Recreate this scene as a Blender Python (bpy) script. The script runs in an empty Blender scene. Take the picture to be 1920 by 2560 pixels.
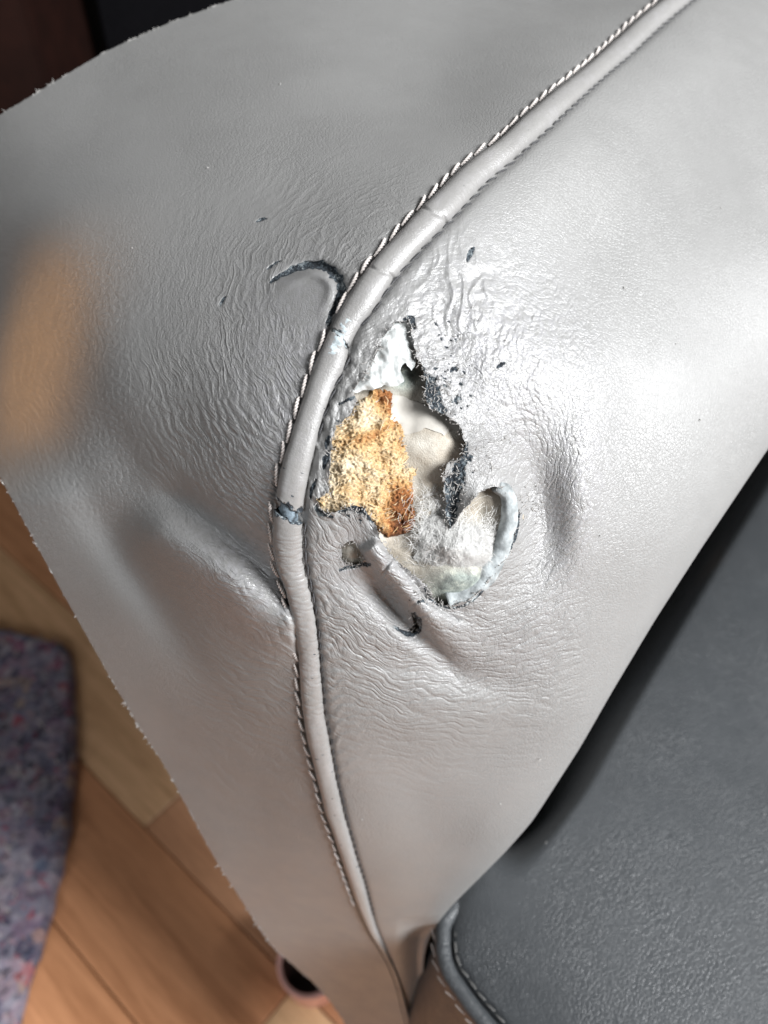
import bpy, math, random
import numpy as np
from mathutils import Matrix, Vector

random.seed(7)
rng = np.random.default_rng(11)
S = bpy.context.scene
COL = S.collection

# ------------------------------------------------------------------ camera
H = 0.80                    # camera height over the floor
TILT = math.radians(45)     # looking down at 45 degrees
LENS = 28.0
F = LENS / 36.0 * 2560.0    # focal length in photograph pixels (1920 x 2560)
cam_d = bpy.data.cameras.new("camera")
cam = bpy.data.objects.new("camera", cam_d)
COL.objects.link(cam)
cam.location = (0, 0, H)
cam.rotation_euler = (TILT, 0, 0)
cam_d.sensor_width = 36.0
cam_d.sensor_fit = 'AUTO'
cam_d.lens = LENS
cam_d.clip_start = 0.01
cam_d.clip_end = 50
cam_d.dof.use_dof = True
cam_d.dof.focus_distance = 0.236
cam_d.dof.aperture_fstop = 9.0
S.camera = cam

# ------------------------------------------------------------------ world and lamps
w = bpy.data.worlds.new("World")
S.world = w
w.use_nodes = True
bg = w.node_tree.nodes["Background"]
bg.inputs[0].default_value = (1.0, 0.97, 0.94, 1)
bg.inputs[1].default_value = 0.13


def area_light(name, loc, target, size, energy, color, size_y=None):
    d = bpy.data.lights.new(name, 'AREA')
    d.energy = energy
    d.color = color
    d.size = size
    if size_y:
        d.shape = 'RECTANGLE'
        d.size_y = size_y
    o = bpy.data.objects.new(name, d)
    COL.objects.link(o)
    o.location = loc
    v = Vector(target) - Vector(loc)
    o.rotation_euler = v.to_track_quat('-Z', 'Y').to_euler()
    return o


area_light("window_light", (1.14, -0.40, 1.45), (0.03, 0.2, 0.62), 0.60, 82, (0.97, 0.985, 1.0), 0.80)
area_light("side_fill_light", (-1.05, -0.75, 1.05), (-0.05, 0.2, 0.62), 0.30, 6.0, (0.92, 0.96, 1.0), 0.42)  # added cool fill that lifts the left panel and its glints
sd = bpy.data.lights.new("warm_glow_spot", 'SPOT')  # added spot, stands in for the warm reflection on the left leather
sd.energy = 19
sd.color = (1.0, 0.47, 0.13)
sd.spot_size = math.radians(6.2)
sd.spot_blend = 1.0
sd.shadow_soft_size = 0.015
so = bpy.data.objects.new("warm_glow_spot", sd)
COL.objects.link(so)
so.scale = (1.0, 1.7, 1.0)
so.location = (-0.78, 0.10, 0.86)
so.rotation_euler = (Vector((-0.150, 0.247, 0.634)) - so.location).to_track_quat('-Z', 'Y').to_euler()

vs = S.view_settings
vs.view_transform = 'Standard'
vs.look = 'None'
vs.exposure = 0.0
vs.gamma = 1.0
vs.use_curve_mapping = False
try:
    S.cycles.use_denoising = True
except Exception:
    pass

# ------------------------------------------------------------------ maths helpers
CS, SN = math.cos(TILT), math.sin(TILT)


def P(u, v, d):
    """a photograph pixel direction and a distance along the optical axis -> a world point"""
    u = np.asarray(u, float); v = np.asarray(v, float); d = np.asarray(d, float)
    xc = (u - 960.0) / F * d
    yc = (1280.0 - v) / F * d
    return np.stack([xc, d * SN + yc * CS, H - d * CS + yc * SN], -1)


def on_plane(u, v, z):
    b = (1280.0 - np.asarray(v, float)) / F
    d = (H - z) / (CS - b * SN)
    return P(u, v, d)


def interp_path(pts, n):
    """resample a polyline (Catmull-Rom smoothed) to n points by arc length"""
    p = np.asarray(pts, float)
    out = []
    for i in range(len(p) - 1):
        p0 = p[max(i - 1, 0)]; p1 = p[i]; p2 = p[i + 1]; p3 = p[min(i + 2, len(p) - 1)]
        for t in np.linspace(0, 1, 12, endpoint=False):
            out.append(0.5 * ((2 * p1) + (-p0 + p2) * t + (2 * p0 - 5 * p1 + 4 * p2 - p3) * t * t
                              + (-p0 + 3 * p1 - 3 * p2 + p3) * t ** 3))
    out.append(p[-1])
    out = np.array(out)
    L = np.r_[0, np.cumsum(np.linalg.norm(np.diff(out[:, :2], axis=0), axis=1))]
    s = np.linspace(0, L[-1], n)
    return np.stack([np.interp(s, L, out[:, k]) for k in range(p.shape[1])], -1)


def _hash(ix, iy, seed):
    h = (ix.astype(np.int64) * 374761393 + iy.astype(np.int64) * 668265263 + seed * 1442695041) & 0xFFFFFFFF
    h = ((h ^ (h >> 13)) * 1274126177) & 0xFFFFFFFF
    h = ((h ^ (h >> 16)) * 2246822519) & 0xFFFFFFFF
    return ((h ^ (h >> 15)) & 0xFFFFFF) / float(0xFFFFFF)


def perlin(x, y, seed=0):
    ix = np.floor(x); iy = np.floor(y)
    fx = x - ix; fy = y - iy
    ux = fx * fx * fx * (fx * (fx * 6 - 15) + 10)
    uy = fy * fy * fy * (fy * (fy * 6 - 15) + 10)

    def g(ox, oy):
        a = _hash(ix + ox, iy + oy, seed) * 2 * np.pi
        return np.cos(a) * (fx - ox) + np.sin(a) * (fy - oy)
    n0 = g(0, 0) * (1 - ux) + g(1, 0) * ux
    n1 = g(0, 1) * (1 - ux) + g(1, 1) * ux
    return (n0 * (1 - uy) + n1 * uy) * 1.5


def fbm(x, y, seed=0, octv=4):
    s = 0; a = 1.0
    for k in range(octv):
        s = s + a * perlin(x * 2 ** k, y * 2 ** k, seed + k * 17)
        a *= 0.5
    return s


def worley(x, y, seed=0):
    """F2-F1: 0 on the creases between cells"""
    ix = np.floor(x); iy = np.floor(y)
    f1 = np.full(x.shape, 9.0); f2 = np.full(x.shape, 9.0)
    for ox in (-1, 0, 1):
        for oy in (-1, 0, 1):
            cx = ix + ox; cy = iy + oy
            dx = cx + _hash(cx, cy, seed) - x
            dy = cy + _hash(cx, cy, seed + 91) - y
            d = np.sqrt(dx * dx + dy * dy)
            f2 = np.where(d < f1, f1, np.minimum(f2, d))
            f1 = np.minimum(f1, d)
    return f2 - f1


def sm(a, b, x):
    t = np.clip((x - a) / (b - a), 0, 1)
    return t * t * (3 - 2 * t)


def seg_dist(u, v, pts, want_t=False):
    """distance to a polyline, and the position 0..1 along it"""
    pts = np.asarray(pts, float)
    best = np.full(u.shape, 1e9); bt = np.zeros(u.shape); bs = np.zeros(u.shape)
    L = np.r_[0, np.cumsum(np.linalg.norm(np.diff(pts, axis=0), axis=1))]
    for i in range(len(pts) - 1):
        a = pts[i]; b = pts[i + 1]; e = b - a
        l2 = max(e @ e, 1e-9)
        t = np.clip(((u - a[0]) * e[0] + (v - a[1]) * e[1]) / l2, 0, 1)
        dx = u - a[0] - t * e[0]; dy = v - a[1] - t * e[1]
        d = np.hypot(dx, dy)
        m = d < best
        best = np.where(m, d, best)
        bt = np.where(m, (L[i] + t * (L[i + 1] - L[i])) / L[-1], bt)
        bs = np.where(m, np.sign(e[0] * dy - e[1] * dx), bs)
    if want_t:
        return best, bt, bs
    return best


def inside(u, v, poly):
    poly = np.asarray(poly, float)
    c = np.zeros(u.shape, bool)
    j = len(poly) - 1
    for i in range(len(poly)):
        xi, yi = poly[i]; xj, yj = poly[j]
        if yi != yj:
            c ^= ((yi > v) != (yj > v)) & (u < (xj - xi) * (v - yi) / (yj - yi) + xi)
        j = i
    return c


def gauss(u, v, cu, cv, su, sv=None, ang=0.0):
    sv = sv or su
    a = math.radians(ang)
    x = (u - cu) * math.cos(a) + (v - cv) * math.sin(a)
    y = -(u - cu) * math.sin(a) + (v - cv) * math.cos(a)
    return np.exp(-(x / su) ** 2 - (y / sv) ** 2)


def ragged(poly, step=6, amp=4.0, seed=3, closed=True):
    """a torn outline: densify and shake"""
    p = np.asarray(poly, float)
    if closed:
        p = np.vstack([p, p[:1]])
    L = np.r_[0, np.cumsum(np.linalg.norm(np.diff(p, axis=0), axis=1))]
    n = int(L[-1] / step)
    s = np.linspace(0, L[-1], n, endpoint=not closed)
    q = np.stack([np.interp(s, L, p[:, k]) for k in (0, 1)], -1)
    q[:, 0] += amp * fbm(s / 22.0, s * 0 + 3.3, seed, 3)
    q[:, 1] += amp * fbm(s / 22.0, s * 0 + 9.1, seed + 5, 3)
    return q


# ------------------------------------------------------------------ object helpers
def new_mesh(name, verts, faces, mat, parent=None, smooth=True, attrs=None):
    me = bpy.data.meshes.new(name)
    verts = np.asarray(verts, float)
    if isinstance(faces, np.ndarray):
        nf, k = faces.shape
        me.vertices.add(len(verts))
        me.vertices.foreach_set("co", verts.ravel())
        me.loops.add(nf * k)
        me.loops.foreach_set("vertex_index", faces.ravel().astype(np.int32))
        me.polygons.add(nf)
        me.polygons.foreach_set("loop_start", np.arange(0, nf * k, k, dtype=np.int32))
        me.update(calc_edges=True)
        me.validate()
    else:
        me.from_pydata([tuple(p) for p in verts], [], faces)
    me.polygons.foreach_set("use_smooth", np.full(len(me.polygons), smooth))
    if attrs:
        for k, a in attrs.items():
            if np.ndim(a) == 2:
                at = me.attributes.new(k, 'FLOAT_VECTOR', 'POINT')
                at.data.foreach_set("vector", np.asarray(a, np.float32).ravel())
                continue
            at = me.attributes.new(k, 'FLOAT', 'POINT')
            at.data.foreach_set("value", np.asarray(a, np.float32))
    me.materials.append(mat)
    me.update()
    return link(name, me, parent)


def link(name, me, parent=None):
    o = bpy.data.objects.new(name, me)
    COL.objects.link(o)
    if parent is not None:
        o.parent = parent
        o.matrix_parent_inverse = parent_inv(parent)
    return o


def parent_inv(p):
    # parts of a thing keep world coordinates; their own children then sit in the same frame
    return Matrix.Translation(-p.location) if p.parent is None else Matrix.Identity(4)


def thing(name, loc, label, cat, group=None):
    o = bpy.data.objects.new(name, None)
    COL.objects.link(o)
    o.location = loc
    o.empty_display_size = 0.02
    o["label"] = label
    o["category"] = cat
    if group:
        o["group"] = group
    return o


def tag(o, label=None, cat=None, kind=None, group=None):
    if label: o["label"] = label
    if cat: o["category"] = cat
    if kind: o["kind"] = kind
    if group: o["group"] = group
    return o


def grid_faces(nr, nc):
    i = np.arange(nr * nc).reshape(nr, nc)
    return np.stack([i[:-1, :-1], i[1:, :-1], i[1:, 1:], i[:-1, 1:]], -1).reshape(-1, 4)


def tube(path, radii, nseg=10, closed_ends=True, twist=None):
    """verts, faces of a tube along world points"""
    p = np.asarray(path, float); n = len(p)
    radii = np.broadcast_to(np.asarray(radii, float).reshape(-1, 1) if np.ndim(radii) == 1 else radii, (n, nseg)) \
        if np.ndim(radii) else np.full((n, nseg), radii)
    t = np.gradient(p, axis=0)
    t /= np.linalg.norm(t, axis=1, keepdims=True) + 1e-12
    ref = np.array([0.0, -SN, CS])     # towards the camera side
    x = np.cross(t, ref); x /= np.linalg.norm(x, axis=1, keepdims=True) + 1e-9
    y = np.cross(x, t)
    a = np.linspace(0, 2 * np.pi, nseg, endpoint=False)
    vv = p[:, None] + radii[..., None] * (np.cos(a)[None, :, None] * x[:, None] + np.sin(a)[None, :, None] * y[:, None])
    idx = np.arange(n * nseg).reshape(n, nseg)
    f = np.stack([idx[:-1], np.roll(idx, -1, 1)[:-1], np.roll(idx, -1, 1)[1:], idx[1:]], -1).reshape(-1, 4)
    faces = [tuple(q) for q in f]
    if closed_ends:
        faces.append(tuple(idx[0][::-1])); faces.append(tuple(idx[-1]))
    return vv.reshape(-1, 3), faces


class Bag:
    """collects tubes into one mesh"""
    def __init__(self): self.v = []; self.f = []; self.n = 0; self.a = []
    def add(self, v, f, val=0.0):
        self.f += [tuple(i + self.n for i in q) for q in f]
        self.v.append(v); self.n += len(v); self.a.append(np.full(len(v), val))
    def build(self, name, mat, parent, attr=None):
        return new_mesh(name, np.vstack(self.v), self.f, mat, parent, True,
                        {attr: np.concatenate(self.a)} if attr else None)


# ------------------------------------------------------------------ materials
def mat_new(name):
    m = bpy.data.materials.new(name)
    m.use_nodes = True
    nt = m.node_tree
    b = nt.nodes["Principled BSDF"]
    return m, nt, b


def node(nt, typ, **kw):
    n = nt.nodes.new(typ)
    for k, v in kw.items():
        if k.startswith("in_"):
            n.inputs[k[3:].replace("_", " ")].default_value = v
        else:
            setattr(n, k, v)
    return n


def mathn(nt, op, a, b=None, clamp=False):
    n = nt.nodes.new("ShaderNodeMath"); n.operation = op; n.use_clamp = clamp
    for i, x in enumerate((a, b)):
        if x is None: continue
        if isinstance(x, (int, float)): n.inputs[i].default_value = x
        else: nt.links.new(x, n.inputs[i])
    return n.outputs[0]


def mixc(nt, fac, a, b):
    n = nt.nodes.new("ShaderNodeMix"); n.data_type = 'RGBA'
    if isinstance(fac, (int, float)): n.inputs[0].default_value = fac
    else: nt.links.new(fac, n.inputs[0])
    for s, x in ((6, a), (7, b)):
        if isinstance(x, tuple): n.inputs[s].default_value = (*x, 1)
        else: nt.links.new(x, n.inputs[s])
    return n.outputs[2]


def noise(nt, vec, scale, detail=4, rough=0.55, dist=0.0):
    n = node(nt, "ShaderNodeTexNoise", in_Scale=scale, in_Detail=detail, in_Roughness=rough, in_Distortion=dist)
    if vec is not None: nt.links.new(vec, n.inputs["Vector"])
    return n.outputs[0]


def voro(nt, vec, scale, feature='DISTANCE_TO_EDGE'):
    n = node(nt, "ShaderNodeTexVoronoi", feature=feature, in_Scale=scale)
    nt.links.new(vec, n.inputs["Vector"])
    return n


def ramp(nt, fac, stops):
    n = nt.nodes.new("ShaderNodeValToRGB")
    cr = n.color_ramp
    while len(cr.elements) > 1: cr.elements.remove(cr.elements[-1])
    for i, (p, c) in enumerate(stops):
        e = cr.elements[0] if i == 0 else cr.elements.new(p)
        e.position = p; e.color = (*c, 1) if len(c) == 3 else c
    nt.links.new(fac, n.inputs[0])
    return n.outputs[0]


def bump(nt, height, strength, dist, normal=None):
    n = node(nt, "ShaderNodeBump", in_Strength=strength, in_Distance=dist)
    nt.links.new(height, n.inputs["Height"])
    if normal is not None: nt.links.new(normal, n.inputs["Normal"])
    return n.outputs[0]


def leather(name, col, rough=0.42, grain=750.0, gd=0.00010, masks=True, creases=False):
    m, nt, b = mat_new(name)
    L = nt.links
    pos = nt.nodes.new("ShaderNodeNewGeometry").outputs["Position"]
    wob = node(nt, "ShaderNodeVectorMath", operation='MULTIPLY_ADD')
    nz = node(nt, "ShaderNodeTexNoise", in_Scale=260.0, in_Detail=2.0)
    L.new(pos, nz.inputs["Vector"])
    L.new(nz.outputs["Color"], wob.inputs[0])
    wob.inputs[1].default_value = (0.0016,) * 3
    L.new(pos, wob.inputs[2])
    vec = wob.outputs[0]
    v1 = voro(nt, vec, grain).outputs["Distance"]
    v1 = mathn(nt, 'MINIMUM', v1, 0.16)
    v2 = mathn(nt, 'MINIMUM', voro(nt, vec, grain * 2.3).outputs["Distance"], 0.2)
    n1 = noise(nt, pos, 2600, 3)
    patch = ramp(nt, noise(nt, pos, 22, 2), [(0.36, (0.25,) * 3), (0.64, (1,) * 3)])
    hgt = mathn(nt, 'MULTIPLY', v1, 5.0)
    hgt = mathn(nt, 'MULTIPLY', hgt, patch)
    hgt = mathn(nt, 'ADD', hgt, mathn(nt, 'MULTIPLY', v2, 1.2))
    hgt = mathn(nt, 'ADD', hgt, mathn(nt, 'MULTIPLY', n1, 0.35))
    nrm = None
    if creases:
        fl = node(nt, "ShaderNodeAttribute", attribute_name="flow").outputs["Vector"]
        cr = node(nt, "ShaderNodeAttribute", attribute_name="crease").outputs["Fac"]
        tot = None
        for (lr, lt, thr, wt) in ((20.0, 140.0, 0.20, 1.0), (9.5, 34.0, 0.22, 0.50)):
            mp = node(nt, "ShaderNodeMapping"); L.new(fl, mp.inputs[0])
            mp.inputs["Scale"].default_value = (1 / lr, 1 / lt, 1)
            vn = node(nt, "ShaderNodeTexVoronoi", feature='DISTANCE_TO_EDGE', voronoi_dimensions='2D', in_Scale=1.0)
            L.new(mp.outputs[0], vn.inputs["Vector"])
            e = mathn(nt, 'DIVIDE', mathn(nt, 'MINIMUM', vn.outputs["Distance"], thr), thr)
            e = mathn(nt, 'POWER', e, 0.75)
            e = mathn(nt, 'MULTIPLY', e, wt)
            tot = e if tot is None else mathn(nt, 'ADD', tot, e)
        nrm = bump(nt, mathn(nt, 'MULTIPLY', tot, cr), 1.0, 0.00023)
    # colour: slight mottling of the dye
    mott = noise(nt, pos, 35, 5)
    c2 = tuple(min(1, x * 1.04) for x in col); c1 = tuple(x * 0.96 for x in col)
    colr = ramp(nt, mott, [(0.3, c1), (0.7, c2)])
    rgh = ramp(nt, noise(nt, pos, 120, 4), [(0.3, (rough - 0.06,) * 3), (0.7, (rough + 0.06,) * 3)])
    if masks:
        torn = node(nt, "ShaderNodeAttribute", attribute_name="torn").outputs["Fac"]
        worn = node(nt, "ShaderNodeAttribute", attribute_name="worn").outputs["Fac"]
        tn = noise(nt, pos, 1050, 5, 0.7)
        tn = mathn(nt, 'ADD', tn, mathn(nt, 'MULTIPLY', mathn(nt, 'SUBTRACT', noise(nt, pos, 230, 2), 0.5), 0.55))
        tc = ramp(nt, tn, [(0.36, (0.006, 0.009, 0.013)), (0.48, (0.022, 0.031, 0.041)), (0.57, (0.085, 0.105, 0.118)), (0.68, (0.30, 0.32, 0.325))])
        wcol = ramp(nt, noise(nt, pos, 500, 5), [(0.35, tuple(x * 1.1 for x in col)), (0.7, tuple(x * 1.42 + 0.02 * k for k, x in zip((0.2, 0.2, 1.0), col)))])
        colr = mixc(nt, worn, colr, wcol)
        # the torn patches keep a ragged edge
        tf = mathn(nt, 'ADD', torn, mathn(nt, 'MULTIPLY', mathn(nt, 'SUBTRACT', noise(nt, pos, 900, 4), 0.5), 0.7))
        tf = ramp(nt, tf, [(0.40, (0, 0, 0)), (0.55, (1, 1, 1))])
        colr = mixc(nt, tf, colr, tc)
        rgh = mixc(nt, worn, rgh, (rough - 0.18,) * 3)
        rgh = mixc(nt, tf, rgh, (0.92,) * 3)
        hgt = mathn(nt, 'ADD', hgt, mathn(nt, 'MULTIPLY', mathn(nt, 'MULTIPLY', tn, tf), 9.0))
    L.new(colr, b.inputs["Base Color"])
    L.new(rgh, b.inputs["Roughness"])
    b.inputs["Specular IOR Level"].default_value = 0.56
    L.new(bump(nt, hgt, 1.0, gd, nrm), b.inputs["Normal"])
    return m


GREY = (0.202, 0.200, 0.196)
M_leather = leather("grey_leather", GREY, 0.41, 820, 0.00010, True, True)
M_welt = leather("welt_leather", (0.198, 0.193, 0.187), 0.42, 1000, 0.00006)
M_seat = leather("shaded_seat_leather", (0.034, 0.0375, 0.041), 0.45, 560, 0.00018, masks=False)  # darker copy of the arm's leather, shade put into the colour


def simple(name, col, rough=0.6, nscale=300, var=0.25, bd=0.0003, spec=0.4, detail=5):
    m, nt, b = mat_new(name)
    pos = nt.nodes.new("ShaderNodeNewGeometry").outputs["Position"]
    n = noise(nt, pos, nscale, detail)
    c = ramp(nt, n, [(0.3, tuple(x * (1 - var) for x in col)), (0.7, tuple(min(1, x * (1 + var)) for x in col))])
    nt.links.new(c, b.inputs["Base Color"])
    b.inputs["Roughness"].default_value = rough
    b.inputs["Specular IOR Level"].default_value = spec
    nt.links.new(bump(nt, n, 0.8, bd), b.inputs["Normal"])
    return m


M_thread = simple("thread", (0.56, 0.515, 0.49), 0.7, 2500, 0.25, 0.0001)
M_thread_dark = simple("dark_thread", (0.05, 0.05, 0.053), 0.6, 2500, 0.3, 0.0001)
M_cord = simple("welt_cord", (0.11, 0.14, 0.165), 0.95, 420, 0.95, 0.0008)
M_cord_pale = simple("pale_welt_cord", (0.30, 0.34, 0.355), 0.95, 500, 0.6, 0.0006)
M_white = simple("white_wadding", (0.55, 0.55, 0.54), 0.95, 260, 0.25, 0.0003)
M_glue = simple("white_film", (0.43, 0.445, 0.44), 0.45, 120, 0.25, 0.0004)
M_fibre = simple("white_fibre", (0.62, 0.615, 0.60), 0.6, 900, 0.08, 0.0)
M_fray = simple("frayed_leather", (0.33, 0.318, 0.305), 0.9, 900, 0.3, 0.0)


def foam_mat():
    m, nt, b = mat_new("cream_foam")
    pos = nt.nodes.new("ShaderNodeNewGeometry").outputs["Position"]
    a = noise(nt, pos, 130, 5)
    fine = noise(nt, pos, 2200, 4)
    c = ramp(nt, a, [(0.30, (0.20, 0.17, 0.13)), (0.50, (0.34, 0.305, 0.255)), (0.72, (0.50, 0.475, 0.42))])
    g = node(nt, "ShaderNodeAttribute", attribute_name="green").outputs["Fac"]
    gc = ramp(nt, noise(nt, pos, 420, 5), [(0.32, (0.10, 0.115, 0.11)), (0.55, (0.25, 0.285, 0.26)), (0.75, (0.50, 0.52, 0.44))])
    c = mixc(nt, g, c, gc)
    nt.links.new(c, b.inputs["Base Color"])
    b.inputs["Roughness"].default_value = 0.8
    nt.links.new(bump(nt, fine, 0.7, 0.0004), b.inputs["Normal"])
    return m


def wood_core_mat():
    m, nt, b = mat_new("crumbled_fibreboard")
    pos = nt.nodes.new("ShaderNodeNewGeometry").outputs["Position"]
    a = noise(nt, pos, 95, 5, 0.6)
    mp = node(nt, "ShaderNodeMapping")
    nt.links.new(pos, mp.inputs[0])
    mp.inputs["Rotation"].default_value = (0.3, 0.5, 0.6)
    mp.inputs["Scale"].default_value = (1.0, 2.6, 1.6)
    f = noise(nt, mp.outputs[0], 700, 5, 0.7, 1.5)
    h = mathn(nt, 'ADD', mathn(nt, 'ADD', mathn(nt, 'MULTIPLY', a, 0.58), mathn(nt, 'MULTIPLY', f, 0.42)), 0.055)
    bur = node(nt, "ShaderNodeAttribute", attribute_name="burnt").outputs["Fac"]
    h = mathn(nt, 'SUBTRACT', h, mathn(nt, 'MULTIPLY', bur, 0.25))
    c = ramp(nt, h, [(0.20, (0.12, 0.034, 0.008)), (0.33, (0.38, 0.140, 0.036)), (0.42, (0.62, 0.36, 0.145)),
                     (0.51, (0.76, 0.54, 0.29)), (0.62, (0.85, 0.72, 0.52))])
    nt.links.new(c, b.inputs["Base Color"])
    b.inputs["Roughness"].default_value = 0.75
    nt.links.new(bump(nt, f, 1.0, 0.0012), b.inputs["Normal"])
    return m


M_foam = foam_mat()
M_core = wood_core_mat()

# ------------------------------------------------------------------ the arm: shared curves, in photograph pixels
WELT_L = [(1830, -150), (1653, 0), (1587, 54), (1527, 109), (1455, 172), (1382, 229), (1304, 295), (1250, 347), (1195, 386),
          (1147, 425), (1099, 473), (1048, 524), (996, 582), (948, 633), (896, 700), (863, 755), (837, 801), (799, 882),
          (778, 936), (761, 987), (742, 1042), (723, 1105), (706, 1156), (694, 1219), (685, 1278), (683, 1345), (687, 1387),
          (696, 1429), (711, 1471), (723, 1514), (734, 1556), (742, 1602), (747, 1649), (751, 1733), (758, 1791), (767, 1846),
          (779, 1892), (790, 1939), (802, 1985), (813, 2032), (830, 2078), (847, 2129), (864, 2179), (892, 2260),
          (920, 2325), (956, 2385), (985, 2445), (1013, 2549), (1045, 2660)]
WELT_R = [(1910, -150), (1732, 0), (1653, 66), (1581, 133), (1503, 199), (1418, 277), (1358, 335), (1286, 398), (1213, 461),
          (1159, 518), (1099, 579), (1039, 639), (984, 702), (936, 772), (896, 823), (875, 866), (863, 915), (841, 958),
          (825, 996), (808, 1042), (795, 1093), (787, 1126), (774, 1181), (763, 1240), (759, 1286), (759, 1336), (761, 1395),
          (770, 1446), (780, 1488), (787, 1526), (793, 1568), (797, 1611), (801, 1657), (806, 1712), (812, 1775), (821, 1825),
          (832, 1892), (840, 1939), (851, 1989), (864, 2044), (876, 2086), (893, 2145), (910, 2200), (929, 2275),
          (944, 2325), (972, 2385), (998, 2445), (1026, 2549), (1058, 2660)]
NW = 900
wl = interp_path(WELT_L, NW)
wr = interp_path(WELT_R, NW)


def match(a, b):
    """pair the two edges by nearest point so that the width is honest"""
    idx = np.array([np.argmin(np.hypot(b[:, 0] - p[0], b[:, 1] - p[1])) for p in a])
    idx = np.maximum.accumulate(idx)
    k = np.ones(41) / 41
    idx = np.convolve(np.pad(idx.astype(float), 20, mode='edge'), k, 'valid')
    return np.stack([np.interp(idx, np.arange(len(b)), b[:, c]) for c in (0, 1)], -1)


wr = match(wl, wr)
seam = (wl + wr) / 2
seam_w = np.hypot(*(wr - wl).T)

# distances (metres along the optical axis) over the leather
CTRL = np.array([
    # seam
    (1850, -150, .365), (1692, 0, .325), (1400, 235, .272), (1250, 370, .252), (1090, 530, .235), (930, 740, .2255), (800, 980, .2235),
    (730, 1200, .226), (722, 1330, .2325), (755, 1530, .2475), (780, 1720, .2660), (805, 1900, .286), (850, 2060, .308), (905, 2230, .342),
    (975, 2400, .385), (1020, 2560, .43), (1055, 2670, .46),
    # left panel
    (1400, -200, .40), (1000, -150, .365), (570, 3, .335), (800, 200, .292), (1100, 200, .292), (260, 130, .330), (500, 350, .280), (700, 560, .2500), (450, 650, .258),
    (0, 287, .325), (-250, 450, .36), (-420, 650, .40), (150, 600, .285), (150, 900, .275), (450, 950, .2475), (-100, 1000, .32), (0, 1193, .298),
    (300, 1250, .272), (550, 1350, .2500), (135, 1443, .300), (400, 1600, .288), (251, 1651, .311), (600, 1750, .284), (410, 1911, .335),
    (640, 2000, .320), (543, 2158, .362), (681, 2369, .41), (790, 2462, .435), (850, 2530, .455), (900, 2640, .48),
    # right panel
    (2100, -200, .385), (2300, -100, .37), (2000, 100, .33), (1700, 300, .292), (2300, 600, .315), (1950, 600, .285), (1500, 600, .257), (1200, 700, .2345), (1350, 900, .2355),
    (1000, 900, .2245), (1000, 1200, .2265), (1200, 1200, .2310), (1450, 1100, .2420), (1700, 900, .258), (1920, 1000, .278), (1650, 1350, .262), (1450, 1500, .2600),
    (1200, 1500, .2450), (950, 1500, .2430), (1000, 1750, .2660), (1250, 1750, .2735), (1420, 1820, .283), (1050, 2000, .298), (1200, 2080, .308),
    (980, 2200, .331), (1060, 2330, .362), (1050, 2480, .405), (1085, 2600, .43), (2450, 250, .35)])


def tps_fit(c, reg=6e-5):
    x = c[:, :2] / 1000.0; n = len(x)
    r2 = ((x[:, None] - x[None]) ** 2).sum(-1)
    K = 0.5 * r2 * np.log(r2 + 1e-12)
    Pm = np.c_[np.ones(n), x]
    A = np.block([[K + np.eye(n) * reg * 30, Pm], [Pm.T, np.zeros((3, 3))]])
    sol = np.linalg.solve(A, np.r_[c[:, 2], 0, 0, 0])
    return x, sol


TX, TSOL = tps_fit(CTRL)


def D0(u, v):
    u = np.asarray(u, float); v = np.asarray(v, float)
    a = u / 1000.0; b = v / 1000.0
    out = TSOL[-3] + TSOL[-2] * a + TSOL[-1] * b
    for i in range(len(TX)):
        r2 = (a - TX[i, 0]) ** 2 + (b - TX[i, 1]) ** 2
        out = out + TSOL[i] * 0.5 * r2 * np.log(r2 + 1e-12)
    return out


# ------------------------------------------------------------------ torn places
HOLE = [(985, 806), (1023, 801), (1036, 856), (1042, 890), (1056, 915), (1066, 945), (1060, 985), (1074, 1020), (1116, 1036), (1145, 1057),
        (1158, 1084), (1162, 1114), (1152, 1142), (1118, 1162), (1107, 1202), (1112, 1235), (1117, 1295), (1125, 1322), (1142, 1300),
        (1166, 1266), (1196, 1233), (1225, 1218), (1259, 1220), (1284, 1243), (1295, 1277), (1289, 1328), (1268, 1378), (1238, 1429),
        (1208, 1471), (1166, 1503), (1124, 1514), (1090, 1507), (1080, 1490), (1061, 1459), (1031, 1436), (1008, 1418), (970, 1380),
        (950, 1345), (935, 1305), (912, 1272), (886, 1262), (854, 1275), (830, 1284), (800, 1272), (790, 1248), (823, 1230), (824, 1169), (829, 1105), (841, 1063),
        (879, 1034), (892, 1000), (879, 974), (913, 941), (939, 890), (955, 848)]
HOLE = ragged(HOLE, 5, 4.5, 3)
HOLE2 = ragged([(857, 1362), (880, 1352), (900, 1372), (912, 1400), (900, 1412), (868, 1410), (852, 1398)], 5, 3, 8)
CUT = ragged([(1026, 1528), (1040, 1545), (1050, 1560), (1044, 1578), (1030, 1582), (1022, 1574), (1034, 1562), (1030, 1546)], 4, 2, 12)

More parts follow.
